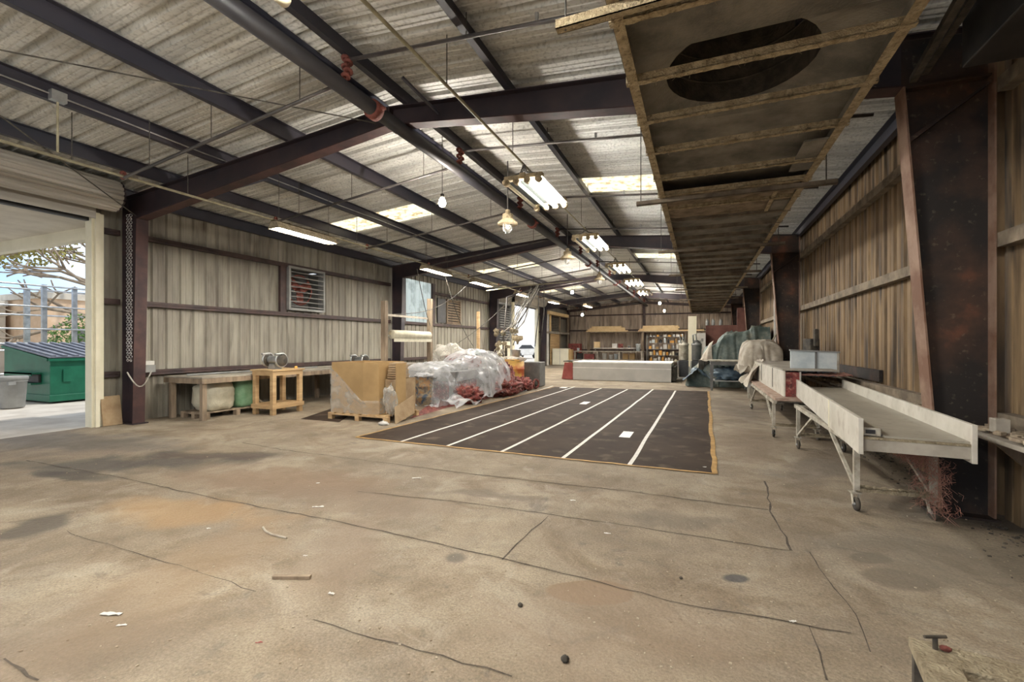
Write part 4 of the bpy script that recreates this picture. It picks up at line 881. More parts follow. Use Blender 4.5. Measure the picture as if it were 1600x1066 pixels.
g = G(802,606.5); t = thing('steel_drum', 'yellow orange steel drum splashed red, behind the red mass', 'drum', (g.x,g.y,0)); r = .37
MB().lathe((g.x,g.y,0), [(r-.02,0), (r,.01), (r,.32), (r+.015,.335), (r,.35), (r,.64), (r+.015,.655), (r,.67), (r,.96), (r-.02,.97)], 30).build('drum_body', 'drum', t, True)
MB().blob((g.x,g.y,.98), (.42,.42,.10), .2, 4, 24, 10, 9).build('plastic_cover', 'film2', t, True)
tg(MB().lathe((g.x+.12,g.y-.05,1.05), [(.13,0), (.16,.24), (.165,.245), (.14,.24), (.12,.03)], 20).build('bucket', 'galv', smooth=True), 'galvanised bucket on top of the orange drum', 'bucket')
b = MB(); b.box(-5.7, -5.05, 14.75, 15.35, .01, .86); o = b.build('grey_bin', 'midgrey', bevel=.03); tg(o, 'dark grey bin standing behind the orange drum', 'bin')
# paper roll stand
t = thing('roll_stand', 'wooden stand of tall posts holding a rolled fabric', 'stand', (-7.9, 11.3, 0))
for y, h in ((10.1, 2.66), (12.35, 2.92)): MB().box(-7.98, -7.84, y-.06, y+.06, 0, h).build('post', 'wood_old', t)
MB().box(-7.97, -7.93, 10.16, 12.29, 2.26, 2.32).build('cross_rail', 'wood_grey', t)
MB().tube([(-7.9, 10.17, 1.72), (-7.9, 12.28, 1.72)], .02, 8).build('roll_bar', 'galv', t)
o = MB().lathe((-7.86, 10.35, 1.755), [(.05,0), (.12,.005), (.125,.01), (.125,1.85), (.12,1.86), (.05,1.865)], 22, (0,1,0)).build('fabric_roll', 'bag', smooth=True); tg(o, 'pale roll of fabric held between two wooden posts', 'roll')
tg(MB().rbox((-7.78, 11.3, 1.6), (.02, 1.9, .10)).build('fabric_edge', 'bag'), 'hanging pale edge of the fabric roll', 'fabric')
o = drape('plastic_sheet', -8.3, -7.1, 8.6, 11.8, lambda x, y: .55+.3*max(bump(x,y,-7.7,9.6,.6,1.0,1), .0), 'film2', 40, 60, .10, 2.0, seed=8); tg(o, 'white plastic sheet heaped on the table behind the carton', 'plastic sheet')
t = wooden_bench(-8.2, -7.2, 8.7, 11.7, .56, [(-8.1,8.8), (-7.3,8.8), (-7.3,11.6)], 'low table behind the carton covered with plastic')
tg(MB().blob((-7.5, 12.9, 1.05), (.5, .55, .42), .25, 3, 24, 16, 12, .01).build('plastic_bundle', 'film2', smooth=True), 'bundle of white plastic behind the wooden roll stand', 'plastic')
tg(MB().lathe((-6.9,13.7,1.0), [(.12,0), (.12,.25), (.05,.3)], 12).build('green_can', 'green', smooth=True), 'small green can behind the plastic sheet', 'can')
tg(MB().box(-7.3, -6.5, 13.45, 14.2, 0, .99).build('supply_cabinet', 'midgrey'), 'dark cabinet behind the plastic sheet carrying a green can', 'cabinet')
# spray gun boom
t = thing('spray_boom', 'spray boom arm with a tangle of pale hoses hanging from it', 'boom', (-6.1, 15, 0))
MB().tube([(-6.35, 14.6, .9), (-6.35, 14.6, 1.45), (-6.5, 15.3, 3.2), (-5.2, 15.6, 3.62)], .028, 8).build('boom_arm', 'pipe', t, True)
MB().tube([(-7.3, 15.2, 3.45), (-6.1, 15.5, 3.60), (-3.9, 16.2, 3.78)], .02, 8).build('boom_pipe', 'conduit', t, True)
random.seed(21); tip = Vector((-5.45, 15.5, 3.55)); low = Vector((-6.15, 14.5, 1.75))
for k in range(13):
    a = tip+Vector((random.uniform(-.15,.15), random.uniform(-.1,.1), random.uniform(-.1,.05))); c = low+Vector((random.uniform(-.3,.25), random.uniform(-.2,.2), random.uniform(-.4,.3))); pts = []
    sg = Vector((random.uniform(-.28,.05), random.uniform(-.1,.1), random.uniform(-.25,.02)))
    for i in range(11):
        s = i/10; pts.append(a.lerp(c, s)+sg*math.sin(PI*s)+Vector((.05*math.sin(s*9+k), 0, .03*math.sin(s*13+k*2))))
    MB().tube(pts, random.choice([.012,.016,.02]), 6).build('hose', 'cable' if k % 4 == 0 else 'hose', t, True)
for k, x in enumerate((-5.35, -5.15)):
    MB().tube([(x, 15.5, 3.55), (x+.03, 15.4, 2.6), (x-.04, 15.2, 1.4)], .018, 6).build('hose', 'cable', t, True)
t = thing('spray_machine', 'dusty tan spray machine on a stand below the hose tangle', 'machine', (-6.2, 14.5, 0))
MB().tube([(-6.2,14.5,0), (-6.2,14.5,1.45)], .05, 10).build('post', 'rubber', t); 
b = MB(); random.seed(4)
for k in range(26):
    c = Vector((-6.15+random.uniform(-.42,.35), 14.5+random.uniform(-.25,.25), random.uniform(1.05,2.0))); 
    if k % 3 == 0: b.lathe(c, [(.05,0), (.07,.02), (.07,.12), (.03,.14)], 10, (random.uniform(-1,1), random.uniform(-1,1), random.uniform(0,1.2)))
    else: b.rbox(c, (random.uniform(.05,.18), random.uniform(.05,.14), random.uniform(.04,.14)), random.random()*3, random.random())
b.build('gun_body', 'dust', t)
MB().lathe((-5.75,14.45,1.62), [(.03,-.15), (.05,-.05), (.17,0), (.19,.03), (.19,.13), (.15,.15)], 18).build('catalyst_pot', 'hoodframe', t, True)
b = MB()
for k in range(9):
    c = Vector((-6.45+random.uniform(-.3,.2), 14.45, 1.3)); b.tube([c, c+Vector((random.uniform(-.25,.25), -.05, -.35)), c+Vector((random.uniform(-.2,.2), 0, -.75))], .014, 6)
b.build('feed_lines', 'hose', t, True)
# frame screen beside the far door
t = thing('louvre_screen', 'tall metal frame with dark louvres standing left of the far door', 'screen', (-9.8, 22.8, 0))
b = MB()
for y in (21.55, 24.2): b.box(XL+.03, XL+.12, y-.06, y+.06, 0, 3.72)
b.box(XL+.03, XL+.12, 21.5, 24.25, 3.66, 3.76); b.build('frame', 'galv', t)
MB().box(XL+.03, XL+.06, 21.6, 24.15, 1.65, 3.65).build('dark_panel', 'black', t)
b = MB()
for k in range(14): b.box(XL+.06, XL+.11, 22.7, 24.1, 1.75+k*.13, 1.79+k*.13)
b.build('louvres', 'grey', t); MB().box(XL+.05, XL+.09, 21.6, 24.15, .05, 1.62).build('lower_panel', 'cream', t)
tg(MB().box(-8.05, -7.95, 15.9, 16.0, 0, 2.75).build('timber_post', 'wood'), 'free pale timber post left of the hose tangle', 'post')
# loose electric wires sagging in front of the left wall
for i, (p, q, sag, l) in enumerate((((-7.2,10.6,3.55), (-7.9,12.4,2.0), .15, 'thin wire slanting from the roof to the roll stand'), ((-7.4,12.4,3.7), (-7.0,13.6,1.4), .3, 'thin wire hanging behind the roll stand'), ((-7.6,14.5,3.7), (-7.7,10.2,2.3), .35, 'long slack wire above the roll stand'), ((-6.6,16.9,3.7), (-7.6,12.6,1.2), .2, 'slack pale wire between roof and plastic bundle'))):
    p, q = Vector(p), Vector(q); MBt = MB().tube([p.lerp(q, s/12)-Vector((0,0,sag*math.sin(PI*s/12))) for s in range(13)], .011, 5); tg(MBt.build('hanging_wire', 'cable', smooth=True), l, 'wire')

# ================================================================ RIGHT SIDE
def xf(b, m): b.v = [tuple(m @ Vector(v)) for v in b.v]; return b
def caster(x, y, r, p, a=0.0, top=.2):
    b = MB(); ax = (math.cos(a), math.sin(a), 0); d = Vector((-math.sin(a), math.cos(a), 0))
    for s in (-1, 1):
        c = Vector((x, y, 0))+Vector(ax)*s*.026; b.bar(c+Vector((0,0,r)), c+d*.03+Vector((0,0,r*2+.03)), .035, .005, (ax[0], ax[1], 0))
    b.rbox((x+d.x*.03, y+d.y*.03, r*2+.035), (.08, .08, .012), a); b.tube([(x+d.x*.03, y+d.y*.03, r*2+.03), (x+d.x*.03, y+d.y*.03, max(top, r*2+.05))], .014, 8)
    f = b.build('caster', 'legpaint', p)
    b = MB(); b.torus((x,y,r), r-.018, .018, ax, 22, 8); b.lathe((x,y,r), [(r-.03,-.012), (r-.02,-.018), (r-.02,.018), (r-.03,.012)], 20, ax); b.build('wheel', 'rubber', f, True)
    b = MB(); b.lathe((x,y,r), [(.008,-.03), (.016,-.02), (.016,.02), (.008,.03)], 10, ax); b.build('hub', 'galv', f, True)
def under(p, x0, x1, y0, y1, z, tw=.04):
    for y, s in ((y0, 1), (y1, -1)):
        for x in (x0, x1):
            MB().box(x-.022, x+.022, y-.022, y+.022, .19, z).build('leg', 'legpaint', p)
            MB().bar((x, y+.01*s, .2), (x, y+s*.95, z-.02), .028).build('brace', 'legpaint', p)
            caster(x, y, .062, p, random.uniform(-.4, .4))
        b = MB(); b.box(x0, x1, y-.02, y+.02, .18, .215)
        b.grid(lambda u, v: (x0+u*(x1-x0), y-.035+.07*v, .217+.025*abs(noise.noise(Vector((u*9, v*3, y))))), 30, 5); b.build('cross_rail', 'dust', p)
    for x in (x0, x1): MB().box(x-.025, x+.025, y0-.15, y1+.15, z-.05, z).build('side_rail', 'legpaint', p)
    for y in (y0, (y0+y1)/2, y1): MB().box(x0, x1, y-.02, y+.02, z-.04, z).build('top_rail', 'legpaint', p)
# front tray table
t = thing('tray_table', 'long cream tray table on casters, front one on the right, empty flat bed', 'table', (1.6, 6.4, 0))
ang = math.radians(4.0); mA = Matrix.Translation((1.13, 4.25, 0)) @ Matrix.Rotation(-ang, 4, 'Z'); L = 4.5; Wd = .68
xf(MB().box(0, .032, 0, 1.25, .65, .925), mA).build('side_board', 'apron', t, bevel=.003); xf(MB().box(.002, .032, 1.27, L, .66, .925), mA).build('side_board', 'apron', t, bevel=.003)
xf(MB().box(-.006, .034, 1.245, 1.275, .655, .927), mA).build('joint_strip', 'cream', t)
xf(MB().box(Wd-.03, Wd, 0, L, .65, .925), mA).build('side_board', 'apron', t, bevel=.003)
xf(MB().box(.165, Wd-.031, .03, L-.05, .785, .80), mA).build('tray_bed', 'tray', t)
b = MB(); b.box(.045, .145, .10, L-.1, .800, .845); xf(b, mA).build('raised_strip', 'tray', t, bevel=.004)
b = MB(); b.box(.04, .15, .06, .10, .79, .85); b.box(.15, .165, .10, .25, .79, .84); xf(b, mA).build('strip_end', 'legpaint', t); xf(MB().box(.055, .115, .052, .061, .805, .835), mA).build('slot', 'black', t)
xf(MB().box(.033, .165, .08, L-.05, .77, .785), mA).build('gutter', 'midgrey', t)
b = MB(); b.box(.032, Wd-.03, .02, .06, .675, .765); xf(b, mA).build('end_beam', 'wood_grey', t, bevel=.003); b = MB(); b.box(.032, Wd-.03, .015, .07, .766, .784); xf(b, mA).build('end_edge', 'dust', t)
under(t, 1.30, 1.84, 4.95, 7.55, .62)
b = MB(); random.seed(17)
for k in range(520):
    x = 1.55+random.random()*.30; y = 4.55+random.random()*.5; z = .60-random.random()*.45*(x > 1.7); b.tube([(x,y,z), (x+random.uniform(-.05,.05), y+random.uniform(-.04,.04), z-random.uniform(.01,.06)), (x+random.uniform(-.06,.06), y+random.uniform(-.05,.05), z-random.uniform(.03,.10))], .0012, 3)
M['pinkfibre'] = mat('pinkfibre', (.30,.12,.09), (.42,.24,.18), 20, .9)
o = b.build('fibre_strands', 'pinkfibre', t); o['kind'] = 'stuff'
# second table with the boxed mould
t = thing('mould_table', 'second table on casters carrying a long dusty white box, behind the front tray table', 'table', (1.5, 10, 0))
MB().box(1.10, 1.74, 8.2, 12.4, .60, .645).build('table_top', 'pinkdust', t); under(t, 1.10, 1.70, 8.35, 11.7, .60)
t = thing('mould_box', 'long chalky white box with red inner end resting on the second table', 'mould', (1.4, 10.4, .65))
MB().box(1.25, 1.275, 8.42, 12.6, .646, 1.06).build('side_board', 'apron', t, bevel=.004); MB().box(1.47, 1.49, 8.42, 12.6, .646, 1.05).build('side_board', 'apron', t)
MB().box(1.276, 1.469, 8.44, 8.50, .646, 1.04).build('end_block', 'red', t)
MB().box(1.24, 2.0, 8.45, 12.6, 1.061, 1.085).build('lid_board', 'wood_grey', t, bevel=.004); MB().grid(lambda u, v: (1.5+u*.7, 8.5+v*1.2, 1.0+.05*abs(noise.noise(Vector((u*9, v*14, 2))))), 24, 36).build('inner_crust', 'pinkfibre', t, True, solid=.02)
for y in (9.6, 11.2): MB().box(1.242, 1.249, y, y+.03, .70, 1.05).build('strap', 'rubber', t)
tg(drape('paint_cloth', .98, 1.30, 11.6, 13.0, lambda x, y: .5+(x-.98)*1.9, 'cloth', 20, 30, .09, 3.5, seed=3), 'grey white cloth hanging over the far end of the second table', 'cloth')
t = thing('panel_board', 'upright pale blue white panel with a dark slot standing on the second table', 'panel', (1.8, 9, 1.09))
pl, pr = onY(1233.5, 9.0), onY(1308, 8.9); b = MB(); z0, z1 = 1.09, 1.375
b.prism([(pl[0], .96), (pr[0], .95), (pr[0], 1.355), (pl[0], 1.385)], 8.90, 8.94, 'y'); b.build('board_face', 'blueish', t, bevel=.004)
MB().prism([(pl[0]-.01, 1.38), (pr[0]+.04, 1.35), (pr[0]+.04, 1.37), (pl[0]-.01, 1.40)], 8.88, 8.97, 'y').build('cap_strip', 'grey', t)
MB().box(1.77, 1.80, 8.885, 8.90, .97, 1.36).build('seam', 'midgrey', t); MB().box(1.90, 2.02, 8.885, 8.90, .98, 1.01).build('slot', 'rust', t); MB().box(pr[0], pr[0]+.03, 8.9, 8.96, .96, 1.35).build('end_strip', 'legpaint', t)
# cream covered machine and what it stands on
t = thing('side_cabinet', 'dusty steel cabinet under the cream cloth at the right wall', 'cabinet', (1.6, 13.4, 0)); MB().box(1.2, 1.86, 12.9, 14.1, .35, 1.05).build('cabinet_body', 'midgrey', t, bevel=.01)
for x in (1.25, 1.8):
    for y in (12.95, 14.05): MB().box(x-.03, x+.03, y-.03, y+.03, 0, .35).build('leg', 'legpaint', t)
def ch(x, y): return .95+.62*max(0, 1-((x-1.45)/.5)**4-((y-13.4)/.75)**4)**.5 if ((x-1.45)/.5)**4+((y-13.4)/.75)**4 < 1 else .95-.25*abs(math.sin(x*9+y*5))
tg(drape('dust_cover', .95, 1.84, 12.5, 14.4, ch, 'cloth', 50, 60, .10, 2.6, seed=6), 'cream dust cloth draped over a machine by the second right column', 'cloth')
# grey steel table
t = thing('steel_table', 'grey steel table with tapered legs in front of the green tarp', 'table', (.85, 16.3, 0))
MB().box(.30, 1.45, 15.75, 16.7, .93, .97).build('table_top', 'legpaint', t, bevel=.004)
b = MB(); b.box(.32, 1.43, 15.77, 15.79, .82, .93); b.box(.32, .34, 15.8, 16.68, .82, .93); b.build('apron', 'midgrey', t)
for x in (.36, 1.39):
    for y in (15.83, 16.62): b = MB(); b.prism([(x-.05, .82), (x+.05, .82), (x+.03, .08), (x-.03, .08)], y-.04, y+.04, 'y'); b.lathe((x,y,0), [(.03,0), (.035,.04), (.02,.08)], 10); b.build('leg', 'midgrey', t)
MB().box(.34, 1.41, 15.81, 16.64, .30, .33).build('lower_shelf', 'grey', t)
tg(MB().blob((.85, 16.2, .52), (.42, .32, .22), .35, 5, 26, 16, 15, .331).build('folded_tarp', 'tarpblue', smooth=True), 'blue tarp bundled on the lower shelf of the steel table', 'tarp')
def th(x, y):
    P = [(-.45, 0), (-.05, .75), (.3, 1.42), (1.0, 1.95), (2.2, 2.2), (2.5, 2.2)]; h = 0
    for (a, ha), (c, hc) in zip(P, P[1:]):
        if a <= x <= c: h = ha+(hc-ha)*(x-a)/(c-a)
    s = min(1, max(0, (y-16.95)/.55)); return h*(s*s*(3-2*s))*(1-.12*max(0, y-18.5))
tg(drape('tarp', -.45, 2.22, 16.95, 21.0, lambda x, y: th(x, y)*(1-.07*abs(math.sin(x*3.4-y*1.1+1))**.6)-.10*abs(noise.noise(Vector((x*2.2-y*.5, y*.7, 5)))), 'tarp', 110, 110, .11, 1.9, seed=11), 'big green grey tarp sloping down from the right wall over machinery', 'tarp')
tg(drape('dust_sheet', -.05, .42, 16.9, 17.9, lambda x, y: th(x, y)+.05 if y > 17.2 else .9, 'cloth', 30, 30, .10, 3, seed=12), 'pale dusty sheet lying on the low left end of the green tarp', 'cloth')
tg(drape('tarp', -.55, .35, 16.7, 17.6, lambda x, y: .62*max(0, 1-abs(x+.1)*1.5), 'tarpblue', 30, 30, .16, 3, seed=13), 'blue tarp end trailing on the floor left of the steel table', 'tarp')
t = thing('plywood_crate', 'tall reddish brown board box standing behind the green tarp', 'crate', (1.0, 24, 0)); MB().box(.28, 1.75, 24, 24.5, 0, 2.38).build('crate_body', 'redbrown', t, bevel=.01)
for x, l in ((.35, 'first pale bottle on top of the reddish board box'), (.62, 'second pale bottle on top of the reddish board box'), (.95, 'third pale jug on top of the reddish board box')):
    tg(MB().lathe((x, 24.2, 2.38), [(.07,0), (.08,.02), (.08,.22), (.03,.28), (.03,.32)], 12).build('jug', 'grey', smooth=True), l, 'bottle')
tg(MB().box(-.5, -.13, 22.9, 22.98, 0, 2.78).build('tall_board', 'cream', bevel=.005), 'tall cream board standing behind the two grey tanks', 'board')
t = thing('refrigerator', 'white refrigerator with papers on its door behind the tanks', 'refrigerator', (.1, 23.5, 0)); MB().box(-.10, .27, 23.4, 24.0, .02, 2.0).build('fridge_body', 'white', t, bevel=.02)
for x, z in ((0, 1.5), (.12, 1.6), (.05, 1.25)): MB().box(x-.05, x+.05, 23.385, 23.398, z, z+.14).build('paper_note', 'grey', t)
MB().box(-.06, -.04, 23.36, 23.398, .9, 1.3).build('handle', 'galv', t)
for i, (x, m, l) in enumerate(((-.62, 'legpaint', 'left grey tank machine by the end of the white mould'), (-.12, 'midgrey', 'right darker tank machine left of the green tarp'))):
    t = thing('tank_machine', l, 'machine', (x, 20.5, 0)); MB().lathe((x,20.5,.80), [(.17,0), (.19,.02), (.19,.62), (.21,.63), (.21,.68), (.15,.74), (.07,.84), (.02,.86)], 22).build('tank', m, t, True)
    MB().box(x-.19, x+.19, 20.3, 20.7, .1, .79).build('motor_box', 'black', t, bevel=.02)
    MB().tube([(x-.1, 20.35, 1.5), (x-.14, 20.3, 1.85), (x-.05, 20.3, 1.9), (x, 20.32, 1.62)], .03, 8).build('inlet_pipe', 'galv', t, True)
    b = MB(); b.box(x-.23, x+.23, 20.22, 20.26, .04, .09); b.box(x-.24, x-.2, 20.22, 20.7, .04, .09); b.box(x+.2, x+.24, 20.22, 20.7, .04, .09); b.tube([(x-.22,20.24,.09), (x-.22,20.24,.78)], .02, 6); b.tube([(x+.22,20.24,.09), (x+.22,20.24,.55)], .02, 6); b.build('frame', 'galv', t)
# sills and clutter along the right wall
for y0, y1, l in ((2.6, 5.06, 'dusty plank ledge on the right wall in the nearest bay'), (5.35, 13.1, 'dusty plank ledge along the right wall behind the tray table')):
    t = thing('wall_ledge', l, 'ledge', (2.3, y0, .8)); MB().box(2.08, 2.31, y0, y1, .74, .775).build('plank', 'wood_grey', t); MB().box(2.16, 2.30, y0+.1, y1-.2, .778, .80).build('top_plank', 'wood_old', t)
    b = MB(); random.seed(int(y1))
    for k in range(int((y1-y0)*26)): b.rbox((random.uniform(2.10,2.29), random.uniform(y0,y1), .81), (random.uniform(.01,.05), random.uniform(.02,.10), random.uniform(.01,.03)), random.random()*3)
    o = b.build('dust_chips', 'rubbish', t); o['kind'] = 'stuff'
    for y in (y0+.3, y1-.3): MB().prism([(2.31,.739), (2.12,.739), (2.31,.55)], y-.02, y+.02, 'y').build('bracket', 'wood_old', t)
yb, db = onX(1566, 2.2); tg(MB().box(2.14, 2.23, yb-.045, yb+.045, .801, .91).build('wood_block', 'wood_grey', bevel=.005), 'square grey wood block on the ledge at the right wall edge', 'block')
tg(MB().box(2.37, 2.41, 8.0, 10.2, .95, 1.12).build('shade_strip', 'column'), 'dark strip imitating a shadow band low on the right wall behind the tray table', 'strip')  # thin dark sheet standing in for a band of shadow on the wall
t = thing('wall_vise', 'dark machine part sticking up before the right wall behind the pale panel', 'machine', (2.1, 10.9, 1)); b = MB(); b.rbox((2.1,10.9,1.45), (.18,.3,.3), .3); b.rbox((2.15,10.7,1.62), (.08,.10,.35), .1); b.build('body', 'rubber', t, bevel=.02); MB().box(2.05, 2.2, 10.8, 11.0, .81, 1.3).build('stand', 'rubber', t)
tg(MB().bar((2.28,14.2,2.4), (1.75,14.9,1.25), .03).build('lean_pipe', 'conduit'), 'thin pipe slanting at the right wall above the green tarp', 'pipe')
tg(MB().bar((2.30,17.2,1.4), (2.30,17.2,3.4), .06).build('light_strip', 'white'), 'pale vertical strip on the right wall above the green tarp', 'strip')
tg(MB().box(1.55, 1.95, 22.6, 22.75, 0, 3.1).build('cabinet_panel', 'redbrown'), 'tall dark red panel by the right wall past the green tarp', 'panel')
# low steel frame in the bottom right corner
a = math.radians(8.5); o_ = G(1419, 994, .26); mC = Matrix.Translation((o_.x, o_.y, 0)) @ Matrix.Rotation(-a, 4, 'Z')
t = thing('floor_frame', 'dusty low square steel frame with a T handle in the bottom right corner', 'frame', (o_.x, o_.y, 0))
xf(MB().box(0, 1.4, -.15, 0, .22, .26), mC).build('far_beam', 'dust', t, bevel=.004); xf(MB().box(0, .13, -1.4, -.151, .22, .26), mC).build('side_beam', 'dust', t, bevel=.004); xf(MB().box(1.27, 1.4, -1.4, -.151, .22, .26), mC).build('side_beam', 'dust', t)
b = MB(); b.box(.01, .05, -.05, -.01, 0, .22); b.box(1.33, 1.38, -.05, -.01, 0, .22); b.box(.01, .05, -1.38, -1.34, 0, .22); b.box(1.33, 1.38, -1.38, -1.34, 0, .22); xf(b, mC).build('feet', 'rubber', t)
xf(MB().box(.131, 1.26, -1.4, -.151, .10, .12), mC).build('inner_plate', 'rubber', t)
b = MB(); b.tube([(.075,-.05,.26), (.075,-.05,.305)], .009, 10); b.tube([(.075-.038,-.05-.023,.309), (.075+.038,-.05+.023,.309)], .0065, 10); xf(b, mC).build('t_handle', 'rubber', t)
b = MB(); b.blob((.105,-.05,.272), (.020,.010,.012), .15, 4, 14, 8, 2); xf(b, mC).build('orange_rag', 'coupling', t, True)
b = MB(); b.lathe((.48,-.33,.121), [(.09,0), (.10,.02), (.10,.06), (.05,.07)], 20); xf(b, mC); tg(b.build('orange_cap', 'orange', smooth=True), 'orange yellow cap inside the low steel frame', 'cap')

# ================================================================ FAR END
t = thing('white_mould', 'long low white fibreglass mould box behind the dark mat', 'mould', (-3, 19, 0))
MB().box(-4.83, -1.0, 18.35, 20.2, .01, .70).build('mould_body', 'greywhite', t, bevel=.01)
b = MB(); b.box(-4.85, -.98, 18.33, 20.22, .70, .76); b.build('top_flange', 'white', t, bevel=.008); MB().box(-4.84, -.99, 18.338, 18.349, .50, .53).build('groove_strip', 'white', t); MB().box(-1.0, -.86, 18.6, 20.1, .06, .6).build('side_stiffener', 'rubber', t)
b = MB(); b.prism([(-5.32,.03), (-4.86,.01), (-4.86,.70), (-5.20,.72)], 18.36, 18.42, 'y'); b.box(-5.3, -4.86, 18.42, 19.9, .05, .10); b.build('red_flange', 'redpaint', t); MB().box(-5.25, -4.86, 18.35, 20.0, .74, .78).build('dark_edge', 'rubber', t)
# long wall shelf with timber
t = thing('timber_shelf', 'long wooden shelf across the end wall carrying stacked lumber', 'shelf', (-4, 35, 0))
MB().box(-8.0, .8, 34.6, 35.7, 2.33, 2.40).build('shelf_board', 'wood_old', t)
for x in (-7.9, -3.86, .6): MB().box(x-.09, x+.09, 34.55, 34.7, 0, 2.33).build('post', 'wood_old', t)
random.seed(8)
def lumber(x0, x1, rows, cols, lab):
    k = 0
    for r in range(rows):
        for c in range(cols):
            y = 34.62+c*.155; s = random.uniform(-.15, .15)
            o = MB().box(x0+s+r*.12, x1+s-r*.10, y, y+.145, 2.402+r*.105, 2.40+r*.105+.10).build('timber_beam', 'lumber')
            tg(o, '%s, row %s from the front, %s layer' % (lab, ORD(c), ['bottom','second','third','top'][r]), 'beam', lab.split(',')[0])
lumber(-8.0, -5.1, 4, 3, 'pale yellow beam in the left lumber stack'); lumber(-4.1, -1.25, 4, 3, 'pale yellow beam in the right lumber stack')
for i in range(2):
    tg(MB().box(-1.2, .3, 34.65+i*.2, 34.8+i*.2, 2.402, 2.50).build('timber_beam', 'lumber'), 'single pale beam at the right end of the shelf, %s row' % ORD(i), 'beam')
t = thing('assembly_bench', 'two tier pale workbench before the end wall under the lumber shelf', 'workbench', (-6, 32, 0))
MB().box(-8.3, -3.5, 31.6, 32.6, .92, .98).build('bench_top', 'wood_grey', t); MB().box(-7.0, -4.1, 32.1, 32.6, 1.16, 1.20).build('upper_shelf', 'white', t); MB().box(-8.2, -3.6, 31.8, 32.5, .36, .40).build('lower_shelf', 'wood_grey', t)
for x in (-8.2, -6.6, -5.1, -3.6): MB().box(x-.05, x+.05, 31.62, 31.72, 0, .92).build('leg', 'wood_grey', t); MB().box(x-.05, x+.05, 32.45, 32.55, 0, .92).build('leg', 'wood_grey', t)
for x in (-6.9, -4.2): MB().box(x-.04, x+.04, 32.4, 32.48, .98, 1.16).build('leg', 'wood_grey', t)
BI = [(-6.75, 1.201, .38, .42, 'lumber', 'orange brown carton standing on the upper bench shelf', 'box'), (-5.5, 1.201, .34, .30, 'white', 'white box left of the pink one on the upper bench shelf', 'box'), (-5.1, 1.201, .3, .28, 'red', 'pink red box on the upper bench shelf', 'box'), (-4.5, 1.201, .2, .16, 'grey', 'small grey tin on the upper bench shelf', 'tin'),
      (-3.9, .981, .32, .50, 'blueish', 'pale clear tub at the right end of the bench', 'tub'), (-8.1, .981, .2, .2, 'blueish', 'small pale tub at the left end of the bench', 'tub'), (-7.3, .401, .7, .35, 'redpaint', 'red crate on the lower shelf of the far bench', 'crate'), (-6.2, .401, .35, .42, 'white', 'first white tub on the lower shelf of the far bench', 'tub'),
      (-5.75, .401, .3, .32, 'white', 'second white tub on the lower shelf of the far bench', 'tub'), (-5.4, .401, .28, .38, 'blueish', 'bluish tub on the lower shelf of the far bench', 'tub'), (-4.75, .401, .35, .4, 'cardboard', 'left brown carton on the lower shelf of the far bench', 'box'), (-4.3, .401, .35, .42, 'cardboard', 'right brown carton on the lower shelf of the far bench', 'box'), (-8.0, .401, .4, .4, 'black', 'black case at the left of the lower bench shelf', 'case')]
for x, z, ww, h, m, l, c in BI:
    b = MB(); 
    if c in ('tub', 'tin'): b.lathe((x, 32.2, z), [(ww*.42,0), (ww*.5,h*.9), (ww*.54,h*.92), (ww*.5,h)], 14)
    else: b.box(x-ww/2, x+ww/2, 32.15, 32.45, z, z+h); b.box(x-ww/2-.006, x+ww/2+.006, 32.14, 32.46, z+h-.05, z+h+.004)
    tg(b.build({'box':'carton_box','tub':'plastic_tub','tin':'paint_tin','crate':'plastic_crate','case':'tool_case'}[c], m, smooth=c in ('tub','tin')), l, c)
# shelving with small stock
t = thing('stock_shelving', 'metal shelving full of small parts and jugs right of the end wall post', 'shelf', (-2, 33.5, 0))
for z in (.25, .68, 1.12, 1.55, 1.98): MB().box(-3.45, -.9, 33.4, 33.9, z-.02, z).build('shelf_board', 'grey', t)
for x in (-3.45, -.9):
    for y in (33.42, 33.88): MB().box(x-.02, x+.02, y-.02, y+.02, 0, 2.1).build('post', 'grey', t)
random.seed(14); cols = [('white','white'), ('orange','orange'), ('cardboard','brown'), ('galv','silver'), ('white','white'), ('black','black'), ('blueish','pale blue'), ('cream','cream')]
for r, z in enumerate((.25, .68, 1.12, 1.55, 1.98)):
    x = -3.3; k = 0
    while x < -1.05:
        m, cn = random.choice(cols); ww = random.uniform(.14, .28); h = random.uniform(.14, .34) if r < 4 else random.uniform(.08,.18); kind = random.choice(['box','can','jug'])
        b = MB(); cx = x+ww/2
        if kind == 'box': b.box(cx-ww/2, cx+ww/2, 33.45, 33.75, z+.001, z+h)
        elif kind == 'can': b.lathe((cx,33.55,z+.001), [(ww*.4,0), (ww*.42,.01), (ww*.42,h-.02), (ww*.38,h)], 12)
        else: b.lathe((cx,33.55,z+.001), [(ww*.38,0), (ww*.42,.02), (ww*.42,h*.6), (ww*.15,h*.85), (ww*.15,h)], 12)
        tg(b.build({'box':'stock_box','can':'stock_can','jug':'stock_jug'}[kind], m, smooth=kind != 'box'), '%s %s, %s from the left on the %s shelf of the far shelving' % (cn, kind, ORD(k), ['bottom','second','third','fourth','top'][r]), kind, 'stock on the far shelving')
        x += ww+random.uniform(.02, .06); k += 1
